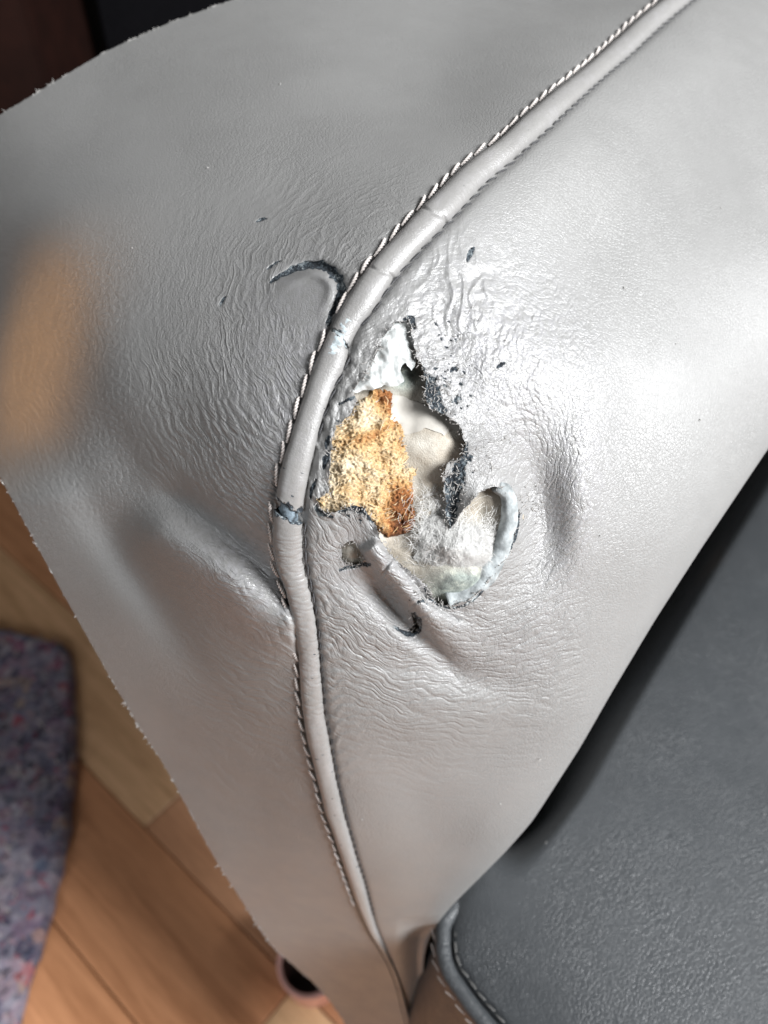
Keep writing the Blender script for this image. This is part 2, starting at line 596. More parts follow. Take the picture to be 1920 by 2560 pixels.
# strokes of exposed dark suede: (polyline, half width start, middle, end)
TORN = [
    ([(677, 704), (700, 690), (723, 679), (745, 669), (770, 662), (790, 662), (808, 666), (826, 675), (841, 690), (850, 708), (852, 726), (846, 751), (838, 770), (829, 785), (820, 812)], 4, 13, 5),
    ([(1168, 652), (1176, 632), (1184, 620)], 3, 8, 3),
    ([(640, 554), (652, 549), (664, 546)], 2, 4, 2),
    ([(550, 765), (556, 752), (563, 742)], 2, 4, 2),
    ([(668, 674), (685, 660), (700, 652)], 1.5, 3, 1.5),
    ([(1165, 1110), (1150, 1165), (1135, 1215), (1128, 1265), (1122, 1310)], 6, 22, 12),
    ([(1048, 925), (1070, 958), (1080, 1000), (1110, 1028)], 10, 24, 8),
    ([(1010, 798), (1028, 795), (1036, 820)], 3, 8, 3),
    ([(1128, 928), (1136, 920), (1142, 926)], 3, 5, 3),
    ([(1244, 918), (1252, 913), (1260, 908)], 3, 5, 3),
    ([(1060, 1470), (1085, 1505), (1125, 1520), (1170, 1508), (1210, 1474), (1242, 1432)], 2, 2.5, 2),
    ([(1272, 1382), (1292, 1330), (1299, 1275)], 2, 3, 2),
    ([(850, 1275), (870, 1268), (890, 1262), (915, 1275), (930, 1300)], 9, 16, 6),
    ([(788, 1262), (800, 1282), (830, 1292)], 4, 7, 4),
    ([(850, 1425), (880, 1416), (905, 1410), (925, 1412)], 3, 5, 4),
    ([(985, 1566), (1005, 1578), (1030, 1584), (1046, 1574), (1048, 1555), (1034, 1535)], 3, 8, 5),
    ([(825, 1090), (818, 1105), (816, 1120)], 3, 7, 3),
    ([(822, 1130), (814, 1150), (810, 1170)], 3, 9, 3),
    ([(790, 1200), (780, 1225), (776, 1245)], 2, 5, 2),
    ([(900, 985), (870, 1000), (848, 1010)], 2, 4, 2),
]


def torn_field(u, v):
    t = np.zeros(u.shape)
    for pl, a, b, c in TORN:
        p = np.array(pl, float)
        bx = (u > p[:, 0].min() - 50) & (u < p[:, 0].max() + 50) & (v > p[:, 1].min() - 50) & (v < p[:, 1].max() + 50)
        if not bx.any(): continue
        uu = u[bx]; vv = v[bx]
        d, s, _ = seg_dist(uu, vv, interp_path(p, 40), True)
        wdt = np.where(s < 0.5, a + (b - a) * s * 2, b + (c - b) * (s - 0.5) * 2)
        wdt = wdt * (1 + 0.5 * fbm(uu / 14, vv / 14, 31, 2))
        val = 1 - sm(0.75, 1.25, d / np.maximum(wdt, 0.5))
        t[bx] = np.maximum(t[bx], val)
    # flakes knocked off round the upper right of the hole
    for (cu, cv, su, sv, th) in ((1105, 955, 60, 45, 0.22), (1140, 1000, 45, 35, 0.30), (1110, 850, 50, 60, 0.50), (1150, 1150, 35, 60, 0.25), (880, 1060, 60, 90, 0.55), (1060, 1495, 30, 20, 0.2), (880, 1290, 45, 20, 0.3)):
        g = gauss(u, v, cu, cv, su, sv)
        m = g > 0.1
        if m.any():
            a = math.radians(35)
            x = u[m] * math.cos(a) + v[m] * math.sin(a); y = -u[m] * math.sin(a) + v[m] * math.cos(a)
            f = fbm(x / 22, y / 11, 133, 3) * 1.15 - (1 - g[m]) * 0.7
            t[m] = np.maximum(t[m], sm(th, th + 0.22, f))
    return t


FOLD_L = interp_path([(330, 1215), (420, 1275), (500, 1335), (590, 1400), (660, 1462), (705, 1500)], 40)   # the fold left of the welt
EDGE_L = interp_path([(140, 420), (190, 650), (240, 850), (275, 1020), (320, 1180), (400, 1330)], 14)        # where the front turns to the side
TONGUE = interp_path([(915, 1352), (950, 1400), (1000, 1460), (1050, 1520), (1120, 1585), (1215, 1640)], 40)


def wrinkle(u, v, cu, cv, lr, lt, seed, warp=1.0, thr=0.22):
    """creases running round a centre: flattened cells, 0 in the crease"""
    du = u - cu; dv = v - cv
    wu = du + warp * 22 * fbm(u / 130, v / 130, seed + 40, 3); wv = dv + warp * 22 * fbm(u / 130, v / 130, seed + 50, 3)
    r = np.hypot(wu, wv); th = np.arctan2(wv, wu)
    f = worley(r / lr, th * 520.0 / lt, seed)
    a_ = np.clip(f / thr, 0, 1); b_ = np.clip(f / 0.75, 0, 1)
    return 0.25 * a_ * (2 - a_) + 0.75 * b_ * (2 - b_)


def flow(u, v, cu, cv, seed, warp=1.0, flip=False):
    """coordinates along and across the creases, in pixels"""
    du = u - cu + warp * 20 * fbm(u / 130, v / 130, seed + 40, 3)
    dv = v - cv + warp * 20 * fbm(u / 130, v / 130, seed + 50, 3)
    r = np.hypot(du, dv)
    th = np.arctan2(-dv, -du) if flip else np.arctan2(dv, du)
    return np.stack([r, th * 520.0, np.zeros_like(r)], -1)


def detail_left(u, v):
    """metres, positive = away from the camera"""
    d = np.zeros(u.shape)
    # the front panel turns away to the side left of a soft edge
    ds, s, sg = seg_dist(u, v, EDGE_L, True)
    side = ds * sg
    x = np.clip(side, -250, 420)
    soft = np.where(v < 1330, 1, 0.2)
    amt = sm(480, 760, v) * (1 - sm(1040, 1260, v))
    d += 0.000085 * (np.log1p(np.exp(np.clip(x, -300, 400) / 45.0)) * 45.0) * amt
    # plain pebbled grain on the far left
    gm = (1 - sm(260, 420, u)) * sm(450, 700, v) * (1 - sm(1150, 1500, v))
    wg = worley(u / 17 + 0.7 * fbm(u / 60, v / 60, 161, 2), v / 14 + 0.7 * fbm(u / 60, v / 60, 162, 2), 163)
    d += -0.00022 * np.clip(wg / 0.45, 0, 1) * gm
    # fold: a raised roll with a trough above it
    df, s, sg = near_poly(u, v, FOLD_L, 220)
    sd = df * sg
    taper = np.sin(np.pi * np.clip(s, 0.02, 1) ** 0.7 * 0.75 + 0.15) ** 1.0
    taper = taper * sm(0.0, 0.28, s)
    d += -0.0070 * taper * np.exp(-((sd - 62) / 72.0) ** 2) * 1.0
    d += 0.0066 * taper * np.exp(-((sd + 30) / 46.0) ** 2)
    # wide soft dent below
    d += 0.0050 * gauss(u, v, 350, 1440, 55, 230, -33) - 0.0016 * gauss(u, v, 610, 1480, 70, 130, -30)
    d += 0.0022 * gauss(u, v, 330, 1160, 60, 170, -30)
    d += -0.0012 * gauss(u, v, 560, 1050, 120, 200, -20)
    # broad unevenness
    d += 0.0007 * fbm(u / 380, v / 380, 5, 2)
    # creases round the corner
    r = np.hypot(u - 900, v - 950)
    amp = (1 - sm(330, 760, r)) * sm(80, 200, r)
    upper = sm(1000, 560, v)
    low = sm(820, 1150, v)
    w1 = wrinkle(u, v, 1010, 790, 22, 300, 71, 1.1)
    w2 = wrinkle(u, v, 1010, 790, 10.5, 52, 75)
    amp1 = amp * (0.35 + 0.75 * low) * (0.5 + 0.9 * np.clip(fbm(u / 160, v / 160, 81, 2) + 0.4, 0, 1))
    flat = 1 - 0.85 * inside_soft(u, v, 770, 740, 95)      # the smooth island under the crescent cut
    d += -0.00045 * (w1 - 0.6) * amp1 * flat
    d += -0.00012 * (w2 - 0.6) * amp * flat * (0.5 + low)
    w3 = wrinkle(u, v, 930, 900, 26, 110, 77, 1.4, 0.14)
    d += -0.00006 * (w3 - 0.6) * upper * flat * np.exp(-((r - 450) / 260) ** 2)
    # long creases lower down
    w4 = wrinkle(u, v, 1350, 300, 30, 300, 79, 1.2)
    d += -0.00030 * (w4 - 0.6) * sm(1350, 1500, v) * (1 - sm(1900, 2150, v)) * sm(420, 640, u)
    # fine gathers into the welt by the fold
    ws = seam_dist(u, v)
    gather = np.exp(-ws / 70.0) * sm(1250, 1380, v) * (1 - sm(1620, 1750, v))
    d += 0.00028 * gather * np.sin(v / 5.2 + 3 * fbm(u / 40, v / 40, 9, 2))
    # crescent: inner lip stands proud
    cres = interp_path(TORN[0][0], 60)
    dc, s, sg = near_poly(u, v, cres, 90)
    tap = np.sin(np.pi * np.clip(s, 0, 1))
    d += 0.0017 * tap * np.exp(-(dc / 13.0) ** 2)
    d += -0.0010 * tap * np.exp(-((dc * sg - 26) / 13.0) ** 2)
    return d


SEAM_MAP = None


def seam_dist(u, v):
    """distance to the seam from a table, exact near it"""
    global SEAM_MAP
    if SEAM_MAP is None:
        gu_, gv_ = np.meshgrid(np.arange(-500, 2520, 8.0), np.arange(-260, 2720, 8.0))
        best = np.full(gu_.shape, 1e9)
        for p in seam[::6]:
            best = np.minimum(best, (gu_ - p[0]) ** 2 + (gv_ - p[1]) ** 2)
        SEAM_MAP = np.sqrt(best)
    iu = np.clip(((u + 500) / 8.0).round().astype(int), 0, SEAM_MAP.shape[1] - 1)
    iv = np.clip(((v + 260) / 8.0).round().astype(int), 0, SEAM_MAP.shape[0] - 1)
    out = SEAM_MAP[iv, iu].copy()
    nr_ = out < 160
    if nr_.any():
        out[nr_] = seg_dist(u[nr_], v[nr_], seam[::12])
    return out


def near_poly(u, v, pts, lim, far=1e3):
    """seg_dist limited to a box round the polyline"""
    pts = np.asarray(pts)
    m = (u > pts[:, 0].min() - lim) & (u < pts[:, 0].max() + lim) & (v > pts[:, 1].min() - lim) & (v < pts[:, 1].max() + lim)
    d = np.full(u.shape, far); t = np.zeros(u.shape); g = np.ones(u.shape)
    if m.any():
        d[m], t[m], g[m] = seg_dist(u[m], v[m], pts, True)
    return d, t, g


def inside_soft(u, v, cu, cv, r):
    return 1 - sm(r * 0.7, r * 1.15, np.hypot(u - cu, v - cv))


def detail_right(u, v):
    d = np.zeros(u.shape)
    hd = np.full(u.shape, 400.0)
    bx = (u > 650) & (u < 1440) & (v > 650) & (v < 1660)
    hp = np.vstack([HOLE, HOLE[:1]])[::3]
    hd[bx] = seg_dist(u[bx], v[bx], hp)
    # the leather is pulled into a rim, with a valley behind it on the right
    d += 0.0085 * gauss(u, v, 1345, 1260, 72, 175, -10)
    d += 0.0035 * gauss(u, v, 1300, 1440, 60, 130, 30)
    d += -0.0028 * gauss(u, v, 1455, 1200, 60, 280, 8)
    d += -0.0016 * gauss(u, v, 1330, 900, 130, 120, 0)
    d += -0.0014 * gauss(u, v, 1180, 730, 90, 110, 0)
    d += 0.0016 * gauss(u, v, 1120, 830, 40, 130, -20)
    d += 0.0030 * gauss(u, v, 960, 1500, 130, 45, 35)
    d += 0.0026 * gauss(u, v, 1120, 1680, 150, 38, 12)
    d += -0.0024 * gauss(u, v, 1160, 1790, 230, 75, -8)
    # the torn tongue runs out as a ridge
    dt, s, sg = near_poly(u, v, TONGUE, 160)
    hw = 27.0 * (1 + 0.10 * fbm(s * 9, s * 0, 3, 2)) * (1 + 1.3 * sm(0.5, 1.0, s))
    prof = np.sqrt(np.clip(1 - (dt / hw) ** 2, 0, 1)) * 0.75 + 0.25 * np.exp(-(dt / hw) ** 2)
    crk = np.exp(-((s - 0.20 - 0.0009 * dt * sg) / 0.010) ** 2) + 0.6 * np.exp(-((s - 0.47) / 0.008) ** 2)
    d += -(0.0056 - 0.0012 * crk) * prof * sm(0.0, 0.06, s) * (1 - sm(0.55, 1.0, s))
    d += 0.0044 * np.exp(-((dt * sg - 52) / 26.0) ** 2) * sm(0.05, 0.3, s) * (1 - sm(0.7, 1.0, s))
    # broad unevenness
    d += 0.0006 * fbm(u / 380, v / 380, 6, 2)
    # creases round the hole
    r = np.hypot(u - 1130, v - 1120)
    r2 = np.hypot(u - 1180, v - 1130)
    below = sm(1350, 1600, v)
    amp = (1 - sm(330, 700, r)) * sm(60, 160, r)
    amp_low = below * (1 - sm(560, 1000, r)) * (1 - sm(1350, 1550, u))
    md = np.clip(0.55 + 0.9 * fbm(u / 170, v / 170, 82, 2), 0.05, 1.3)
    w1 = wrinkle(u, v, 1150, 1130, 22, 170, 21)
    w2 = wrinkle(u, v, 1150, 1130, 10.5, 44, 25)
    w5 = wrinkle(u, v, 1130, 1090, 50, 420, 27, 1.4)
    d += -0.00030 * (w1 - 0.6) * (0.45 * amp + 0.9 * amp_low) * md
    d += -0.00014 * (w2 - 0.6) * (0.8 * amp + 0.7 * amp_low)
    d += -0.00042 * (w5 - 0.6) * amp_low * np.clip(0.5 + fbm(u / 200, v / 200, 88, 2), 0, 1)
    # right of the hole: fine shiny crinkles
    cr = gauss(u, v, 1330, 940, 190, 260)
    w6 = worley(u / 15 + 0.8 * fbm(u / 40, v / 40, 61, 2), v / 24 + 0.8 * fbm(u / 40, v / 40, 62, 2), 65)
    d += -0.00042 * (np.minimum(w6, 0.4) / 0.4 - 0.5) * cr * np.clip(0.6 + fbm(u / 90, v / 90, 64, 2), 0, 1.2)
    # battered leather above and right of the hole: lumps, ridges and flakes
    bt = gauss(u, v, 1130, 800, 170, 170) + 0.8 * np.exp(-hd / 38.0) * (u > 900)
    bt = np.clip(bt, 0, 1)
    d += 0.0006 * bt * fbm(u / 48, v / 48, 91, 2)
    rg = 1 - np.abs(perlin(u / 34 + 0.6 * perlin(u / 70, v / 70, 3), v / 90, 93)) * 2.2
    d += -0.0006 * gauss(u, v, 1150, 740, 120, 130) * np.clip(rg, 0, 1) ** 1.5
    fl = fbm(u / 13, v / 13, 95, 3)
    d += -0.00022 * bt * np.clip(fl, 0.0, 1)
    # edge of the hole curls and lifts
    d += -0.0011 * np.exp(-hd / 14.0) * (0.6 + 1.2 * fbm(u / 40, v / 40, 97, 2))
    # torn lip hangs into the hole
    d += 0.0040 * gauss(u, v, 1128, 1270, 26, 80, 0) * sm(1140, 1220, v)
    d += 0.012 * sm(2285, 2345, v) * sm(985, 1065, u)
    # bottom pocket by the tongue sinks
    d += 0.0022 * gauss(u, v, 880, 1370, 45, 50)
    # gathers by the welt
    ws = seam_dist(u, v)
    gather = np.exp(-np.maximum(ws - 35, 0) / 60.0) * sm(1280, 1400, v) * (1 - sm(1900, 2050, v))
    d += 0.00022 * gather * np.sin((v + 0.5 * u) / 5.6 + 3 * fbm(u / 40, v / 40, 19, 2))
    # by the welt: a loose strip with ruckles
    st = sm(820, 900, v) * (1 - sm(1230, 1290, v)) * np.exp(-np.maximum(ws - 30, 0) / 40.0)
    d += 0.0011 * st * fbm(u / 20, v / 34, 23, 3)
    return d


def seam_tuck(u, v):
    """both panels dive under the welt"""
    ds = seam_dist(u, v)
    wpx = np.interp(v, seam[:, 1], seam_w)
    x = np.clip(ds / (wpx * 0.5) - 1.0, 0, 9)
    return 0.0019 * np.exp(-(x / 0.30) ** 1.5)


def ruled(pairs, nr, nc, power=1.0):
    a = np.array([p[0] for p in pairs], float); b = np.array([p[1] for p in pairs], float)
    # seam side: slide along the true seam
    i0 = np.array([np.argmin(np.hypot(seam[:, 0] - q[0], seam[:, 1] - q[1])) for q in a], float)
    key = np.arange(len(pairs), dtype=float)
    # row density by mean length
    ln = np.r_[0, np.cumsum(np.hypot(*np.diff(a, axis=0).T) + 0.7 * np.hypot(*np.diff(b, axis=0).T))]
    s = np.linspace(0, ln[-1], nr)
    k = np.interp(s, ln, key)
    ii = np.interp(k, key, i0)
    A = np.stack([np.interp(ii, np.arange(NW), seam[:, c]) for c in (0, 1)], -1)
    B = np.stack([np.interp(k, key, b[:, c]) for c in (0, 1)], -1)
    ker = np.hanning(31); ker /= ker.sum()
    B = np.stack([np.convolve(np.pad(B[:, c], 15, mode='edge'), ker, 'valid') for c in (0, 1)], -1)
    return A, B


# ------------------------------------------------------------------ sofa arm
ARM = thing("sofa_arm", P(900, 2300, 0.36) * np.array([1, 1, 0]), "worn grey leather sofa arm with a torn hole at its piped corner", "sofa arm")


def arm_obj(name, v, f, mat, smooth=True, attrs=None, parent=None):
    return new_mesh(name, v, f, mat, parent or ARM, smooth, attrs)


def rim_and_cut(uv, d, faces, cuts, snap=6.0, depth=0.0013):
    """cut holes out of a panel, pull its edge onto the torn outline and give that edge a thickness"""
    fc = uv[faces].mean(1)
    kill = np.zeros(len(faces), bool)
    for c in cuts:
        kill |= inside(fc[:, 0], fc[:, 1], c)
    faces = faces[~kill]
    e = np.concatenate([faces[:, [0, 1]], faces[:, [1, 2]], faces[:, [2, 3]], faces[:, [3, 0]]])
    es = np.sort(e, 1)
    key = es[:, 0].astype(np.int64) * len(uv) + es[:, 1]
    uq, inv, cnt = np.unique(key, return_inverse=True, return_counts=True)
    be = e[cnt[inv] == 1]
    return faces, be


def snap_edge(uv, be, cuts, maxd):
    ids = np.unique(be)
    p = uv[ids]
    hit = np.zeros(len(ids), bool)
    for c in cuts:
        cl = np.vstack([c, c[:1]])
        best = np.full(len(ids), 1e9); q = p.copy()
        for i in range(len(cl) - 1):
            a = cl[i]; e = cl[i + 1] - a
            t = np.clip(((p - a) @ e) / max(e @ e, 1e-9), 0, 1)
            x = a + t[:, None] * e
            dd = np.hypot(*(p - x).T)
            m = dd < best
            best[m] = dd[m]; q[m] = x[m]
        m = best < maxd
        uv[ids[m]] = q[m]; hit |= m
    return ids[hit]


# ---- front panel (left of the welt)
LEFT = [((1870, -150), (1300, -215)), ((1692, 0), (900, -112)), ((1400, 235), (570, 3)), ((1250, 370), (423, 57)), ((1090, 530), (260, 130)), ((960, 690), (0, 287)),
        ((900, 790), (-250, 440)), ((820, 960), (-420, 640)), ((760, 1090), (-330, 800)), ((722, 1290), (-100, 1010)), ((722, 1380), (0, 1193)),
        ((745, 1520), (135, 1443)), ((775, 1650), (251, 1651)), ((795, 1800), (347, 1819)), ((805, 1880), (410, 1911)), ((845, 2040), (543, 2158)), ((905, 2230), (681, 2369)),
        ((960, 2370), (790, 2462)), ((1010, 2520), (850, 2535)), ((1050, 2650), (905, 2650))]
A, B = ruled(LEFT, 1000, 0)
NR, NC = 1000, 330
# a raw cut edge is never straight
wob = 0.9 * fbm(np.arange(NR) / 9.0, np.zeros(NR) + 4.4, 77, 4)
nrm = B - A; nrm /= np.linalg.norm(nrm, axis=1, keepdims=True)
B = B + nrm * wob[:, None]
s = np.linspace(0, 1, NC) ** 1.12
uv = (A[:, None] * (1 - s)[None, :, None] + B[:, None] * s[None, :, None]).reshape(-1, 2)
fc = grid_faces(NR, NC)
u, v = uv.T
tornL = torn_field(u, v)
dl = D0(u, v) + detail_left(u, v) + seam_tuck(u, v) + tornL * (0.0005 + 0.0004 * fbm(u / 9, v / 9, 41, 3))
wornL = 0.9 * gauss(u, v, 740, 1000, 170, 330) + 0.8 * gauss(u, v, 600, 1430, 120, 190, -35)
rL = np.hypot(u - 900, v - 950)
creaseL = (1 - sm(300, 720, rL)) * (0.55 + 0.45 * sm(700, 1000, v)) * (0.35 + 0.85 * np.clip(fbm(u / 150, v / 150, 181, 2) + 0.45, 0, 1))
creaseL = np.maximum(creaseL, 0.75 * gauss(u, v, 600, 1470, 130, 230, -35))
creaseL = np.maximum(creaseL, 0.45 * sm(1350, 1500, v) * (1 - sm(1750, 2050, v)) * sm(350, 560, u))
creaseL = np.maximum(creaseL, 0.30 * (1 - sm(200, 380, u)) * sm(550, 750, v) * (1 - sm(1100, 1350, v)))
creaseL *= 1 - 0.9 * inside_soft(u, v, 770, 740, 92)
flowL = flow(u, v, 1010, 790, 300, 1.0, True)
vt = P(u, v, dl)
# raw edge thickness: one more column set back
idx = np.arange(NR * NC).reshape(NR, NC)[:, -1]
back = P(u[idx], v[idx], dl[idx] + 0.0016)
n0 = len(vt)
vt = np.vstack([vt, vt[idx], back, ])
m = np.arange(NR)
rimf = np.stack([n0 + m[:-1], n0 + m[1:], n0 + NR + m[1:], n0 + NR + m[:-1]], -1)
att = {"torn": np.r_[tornL, np.full(2 * NR, 0.0)], "worn": np.r_[np.clip(wornL, 0, 1), np.full(2 * NR, 1.0)],
       "crease": np.r_[creaseL, np.zeros(2 * NR)], "flow": np.vstack([flowL, np.zeros((2 * NR, 3))])}
front_panel = arm_obj("front_panel", vt, np.vstack([fc, rimf]), M_leather, True, att)

# fibres along the raw edge
bag = Bag()
for k in range(0, NR, 1):
    for rep in range(2):
        if random.random() > 0.06 + 0.30 * (fbm(np.array([k / 17.0]), np.array([0.5]), 21, 2)[0] > 0.1): continue
        p0 = vt[idx[k]]
        q = P(u[idx[k]] + nrm[k, 0] * 60 + random.uniform(-70, 70), v[idx[k]] + nrm[k, 1] * 60 + random.uniform(-70, 70), dl[idx[k]]) - p0
        q /= np.linalg.norm(q)
        ln = random.choice([0.0003, 0.0004, 0.0006, 0.0008])
        b2 = np.array([random.gauss(0, 1) for _ in range(3)]) * ln * 0.35
        pts = [p0 - q * 0.0004, p0 + q * ln * 0.5 + b2, p0 + q * ln + b2 * 2.2]
        vv, ff = tube(np.array(pts), np.array([0.00024, 0.00018, 0.00006]), 4, False)
        bag.add(vv, ff)
fr = bag.build("frayed_fibres", M_fray, front_panel)
tag(fr, kind="stuff")

# ---- arm panel (right of the welt), with the hole
RIGHT = [((1870, -150), (1990, -205)), ((1692, 0), (2300, -110)), ((1400, 235), (2450, 250)), ((1090, 530), (2250, 680)), ((915, 765), (1920, 1122)),
         ((790, 1000), (1749, 1377)), ((722, 1290), (1637, 1551)), ((745, 1470), (1532, 1726)), ((775, 1650), (1452, 1866)), ((790, 1760), (1390, 1962)), ((805, 1880), (1331, 2053)),
         ((830, 1990), (1269, 2124)), ((858, 2080), (1208, 2186)), ((885, 2170), (1146, 2247)), ((912, 2240), (1105, 2292)), ((940, 2320), (1068, 2350)), ((965, 2380), (1056, 2420)),
         ((1010, 2520), (1074, 2555)), ((1050, 2650), (1095, 2670))]
NR, NC = 980, 430
A, B = ruled(RIGHT, NR, 0)
RHO = 0.20
NA = 70
s1 = np.linspace(0, 1 - RHO, NC - NA)
phi = np.linspace(0, math.radians(165), NA + 1)[1:]
sfrac = np.r_[s1, 1 - RHO + RHO * np.sin(phi)]
phi_all = np.r_[np.zeros(NC - NA), phi]
chord = np.hypot(*(B - A).T)
uv = (A[:, None] * (1 - sfrac)[None, :, None] + B[:, None] * sfrac[None, :, None]).reshape(-1, 2)
u, v = uv.T.copy()
faces = grid_faces(NR, NC)
cuts = [HOLE, HOLE2, CUT]
faces, be = rim_and_cut(uv, None, faces, cuts)
hole_ids = snap_edge(uv, be, cuts, 7.0)
u, v = uv.T.copy()
base = D0(u, v)
rr = (np.minimum(chord * RHO, 190)[:, None] * 0.00013 * (1 - np.cos(phi_all))[None] * 0.55).reshape(-1)
drop = (np.maximum(phi_all - math.radians(90), 0) ** 1.5 * 0.12)[None].repeat(NR, 0).reshape(-1)
fade = np.broadcast_to(np.clip(np.cos(phi_all), 0, 1)[None], (NR, NC)).reshape(-1)
det = detail_right(u, v)
tornR = torn_field(u, v)
dr = base + det * fade + seam_tuck(u, v) + rr + drop + tornR * (0.0004 + 0.0006 * fbm(u / 8, v / 8, 43, 3))
wornR = np.clip(0.8 * gauss(u, v, 1180, 860, 190, 230) + 0.7 * gauss(u, v, 950, 1440, 180, 110, 20) + 0.5 * gauss(u, v, 1330, 1000, 150, 260) + 0.8 * gauss(u, v, 1430, 1250, 75, 270, 12) + 0.4 * gauss(u, v, 1130, 1640, 230, 100), 0, 1)
rR = np.hypot(u - 1130, v - 1120)
creaseR = (1 - sm(300, 620, rR)) * (0.5 + 0.7 * np.clip(fbm(u / 170, v / 170, 182, 2) + 0.4, 0, 1))
creaseR = np.maximum(creaseR, sm(1400, 1560, v) * (1 - sm(520, 950, rR)) * (1 - sm(1400, 1620, u)))
creaseR = creaseR * fade * (1 - sm(1420, 1560, u)) * (0.5 + 0.5 * sm(950, 1350, v))
flowR = flow(u, v, 1150, 1130, 320, 1.0)
vt = P(u, v, dr)
n0 = len(vt)
hs = set(hole_ids.tolist())
he = np.array([e for e in be.tolist() if e[0] in hs and e[1] in hs])
ids = np.unique(he)
remap = {a: i for i, a in enumerate(ids)}
cen = np.array([1060.0, 1180.0])
back = P(u[ids] + 2 * rng.normal(size=len(ids)), v[ids] + 2 * rng.normal(size=len(ids)), dr[ids] + 0.0017 + 0.0004 * rng.normal(size=len(ids)))
nb = len(ids)
vt = np.vstack([vt, vt[ids], back])
rimf = np.array([(n0 + remap[b_], n0 + remap[a_], n0 + nb + remap[a_], n0 + nb + remap[b_]) for a_, b_ in he])
rt = np.clip(-0.05 + 0.75 * fbm(u[ids] / 30, v[ids] / 30, 141, 3), 0, 0.9)
att = {"torn": np.r_[tornR, rt, rt], "worn": np.r_[wornR, np.zeros(2 * nb)],
       "crease": np.r_[creaseR, np.zeros(2 * nb)], "flow": np.vstack([flowR, np.zeros((2 * nb, 3))])}
arm_panel = arm_obj("arm_panel", vt, np.vstack([faces, rimf]), M_leather, True, att)

# flakes and fibres of torn leather round the hole
bag = Bag()
for k in ids:
    for rep in range(2):
        if random.random() > 0.28: continue
        p0 = P(u[k] + random.gauss(0, 5), v[k] + random.gauss(0, 5), dr[k] - 0.0002)
        q = np.array([random.gauss(0, 1), random.gauss(0, 1) - 0.4, random.gauss(0, 1) + 0.4]); q /= np.linalg.norm(q)
        ln = random.choice([0.0004, 0.0007, 0.0010])
        b2 = np.array([random.gauss(0, 1) for _ in range(3)]) * ln * 0.4
        vv, ff = tube(np.array([p0, p0 + q * ln * 0.5 + b2, p0 + q * ln + b2 * 1.5]), np.array([0.00013, 0.00010, 0.00004]), 4, False)
        bag.add(vv, ff)
fu = []; fv = []
for (cu, cv, su, sv, n) in ((1320, 1260, 20, 20, 50), (1085, 985, 30, 28, 90), (1135, 1210, 16, 50, 90), (1240, 1130, 50, 50, 25), (1075, 1490, 22, 16, 60), (880, 1275, 28, 12, 60), (1120, 880, 60, 70, 50)):
    fu.append(rng.normal(cu, su, n)); fv.append(rng.normal(cv, sv, n))
fu = np.concatenate(fu); fv = np.concatenate(fv)
ok = ~inside(fu, fv, HOLE)
fu = fu[ok]; fv = fv[ok]
fd = D0(fu, fv) + detail_right(fu, fv) - 0.0002
for p0 in P(fu, fv, fd):
    q = np.array([random.gauss(0, 1), random.gauss(0, 1) - 0.3, random.gauss(0, 1) + 0.3]); q /= np.linalg.norm(q)
    ln = random.uniform(0.0004, 0.0013)
    b2 = np.array([random.gauss(0, 1) for _ in range(3)]) * ln * 0.4
    vv, ff = tube(np.array([p0, p0 + q * ln * 0.5 + b2, p0 + q * ln + b2 * 1.5]), np.array([0.00012, 0.00010, 0.00004]), 4, False)
    bag.add(vv, ff)
tag(bag.build("torn_fibres", M_fray, arm_panel), kind="stuff")

# ---- what fills the arm behind the leather
gu, gv = np.meshgrid(np.linspace(0, 1, 30), np.linspace(0, 1, 60))
Au, Bu = ruled(LEFT, 60, 0); Ar, Br = ruled(RIGHT, 60, 0)
cols = np.concatenate([np.linspace(0.58, 0.02, 15)[None, :, None] * (Bu - Au)[:, None] + Au[:, None],
                       np.linspace(0.02, 0.80, 15)[None, :, None] * (Br - Ar)[:, None] + Ar[:, None]], 1).reshape(-1, 2)
dpad = D0(*cols.T) + 0.022
arm_obj("inner_padding", P(cols[:, 0], cols[:, 1], dpad), grid_faces(60, 30), M_foam, True, {"green": np.zeros(len(cols))})

# ---- inside the hole: foam, crumbled board, wadding, film, lining roll
def patch(name, u0, u1, v0, v1, step, dfun, mat, poly=None, attr=None, smooth=True, around=None):
    us = np.arange(u0, u1 + step, step); vv_ = np.arange(v0, v1 + step, step)
    U, V = np.meshgrid(us, vv_)
    U = U.ravel().astype(float); V = V.ravel().astype(float)
    f = grid_faces(len(vv_), len(us))
    uvp = np.stack([U, V], -1)
    if around is not None:
        c_ = uvp[f].mean(1)
        keep = np.zeros(len(f), bool)
        for q in around:
            keep |= inside(c_[:, 0], c_[:, 1], q) | (seg_dist(c_[:, 0], c_[:, 1], np.vstack([q, q[:1]])) < 13)
        f = f[keep]
        used = np.unique(f); rm = np.zeros(len(uvp), int); rm[used] = np.arange(len(used))
        uvp = uvp[used]; f = rm[f]
    if poly is not None:
        poly = np.asarray(poly)
        f, b = rim_and_cut(uvp, None, f[inside(uvp[f].mean(1)[:, 0], uvp[f].mean(1)[:, 1], poly)], [])
        snap_edge(uvp, b, [poly], step * 1.5)
        used = np.unique(f); rm = np.zeros(len(uvp), int); rm[used] = np.arange(len(used))
        uvp = uvp[used]; f = rm[f]
    U, V = uvp.T
    dd = dfun(U, V)
    return arm_obj(name, P(U, V, dd), f, mat, smooth, attr(U, V) if attr else None)


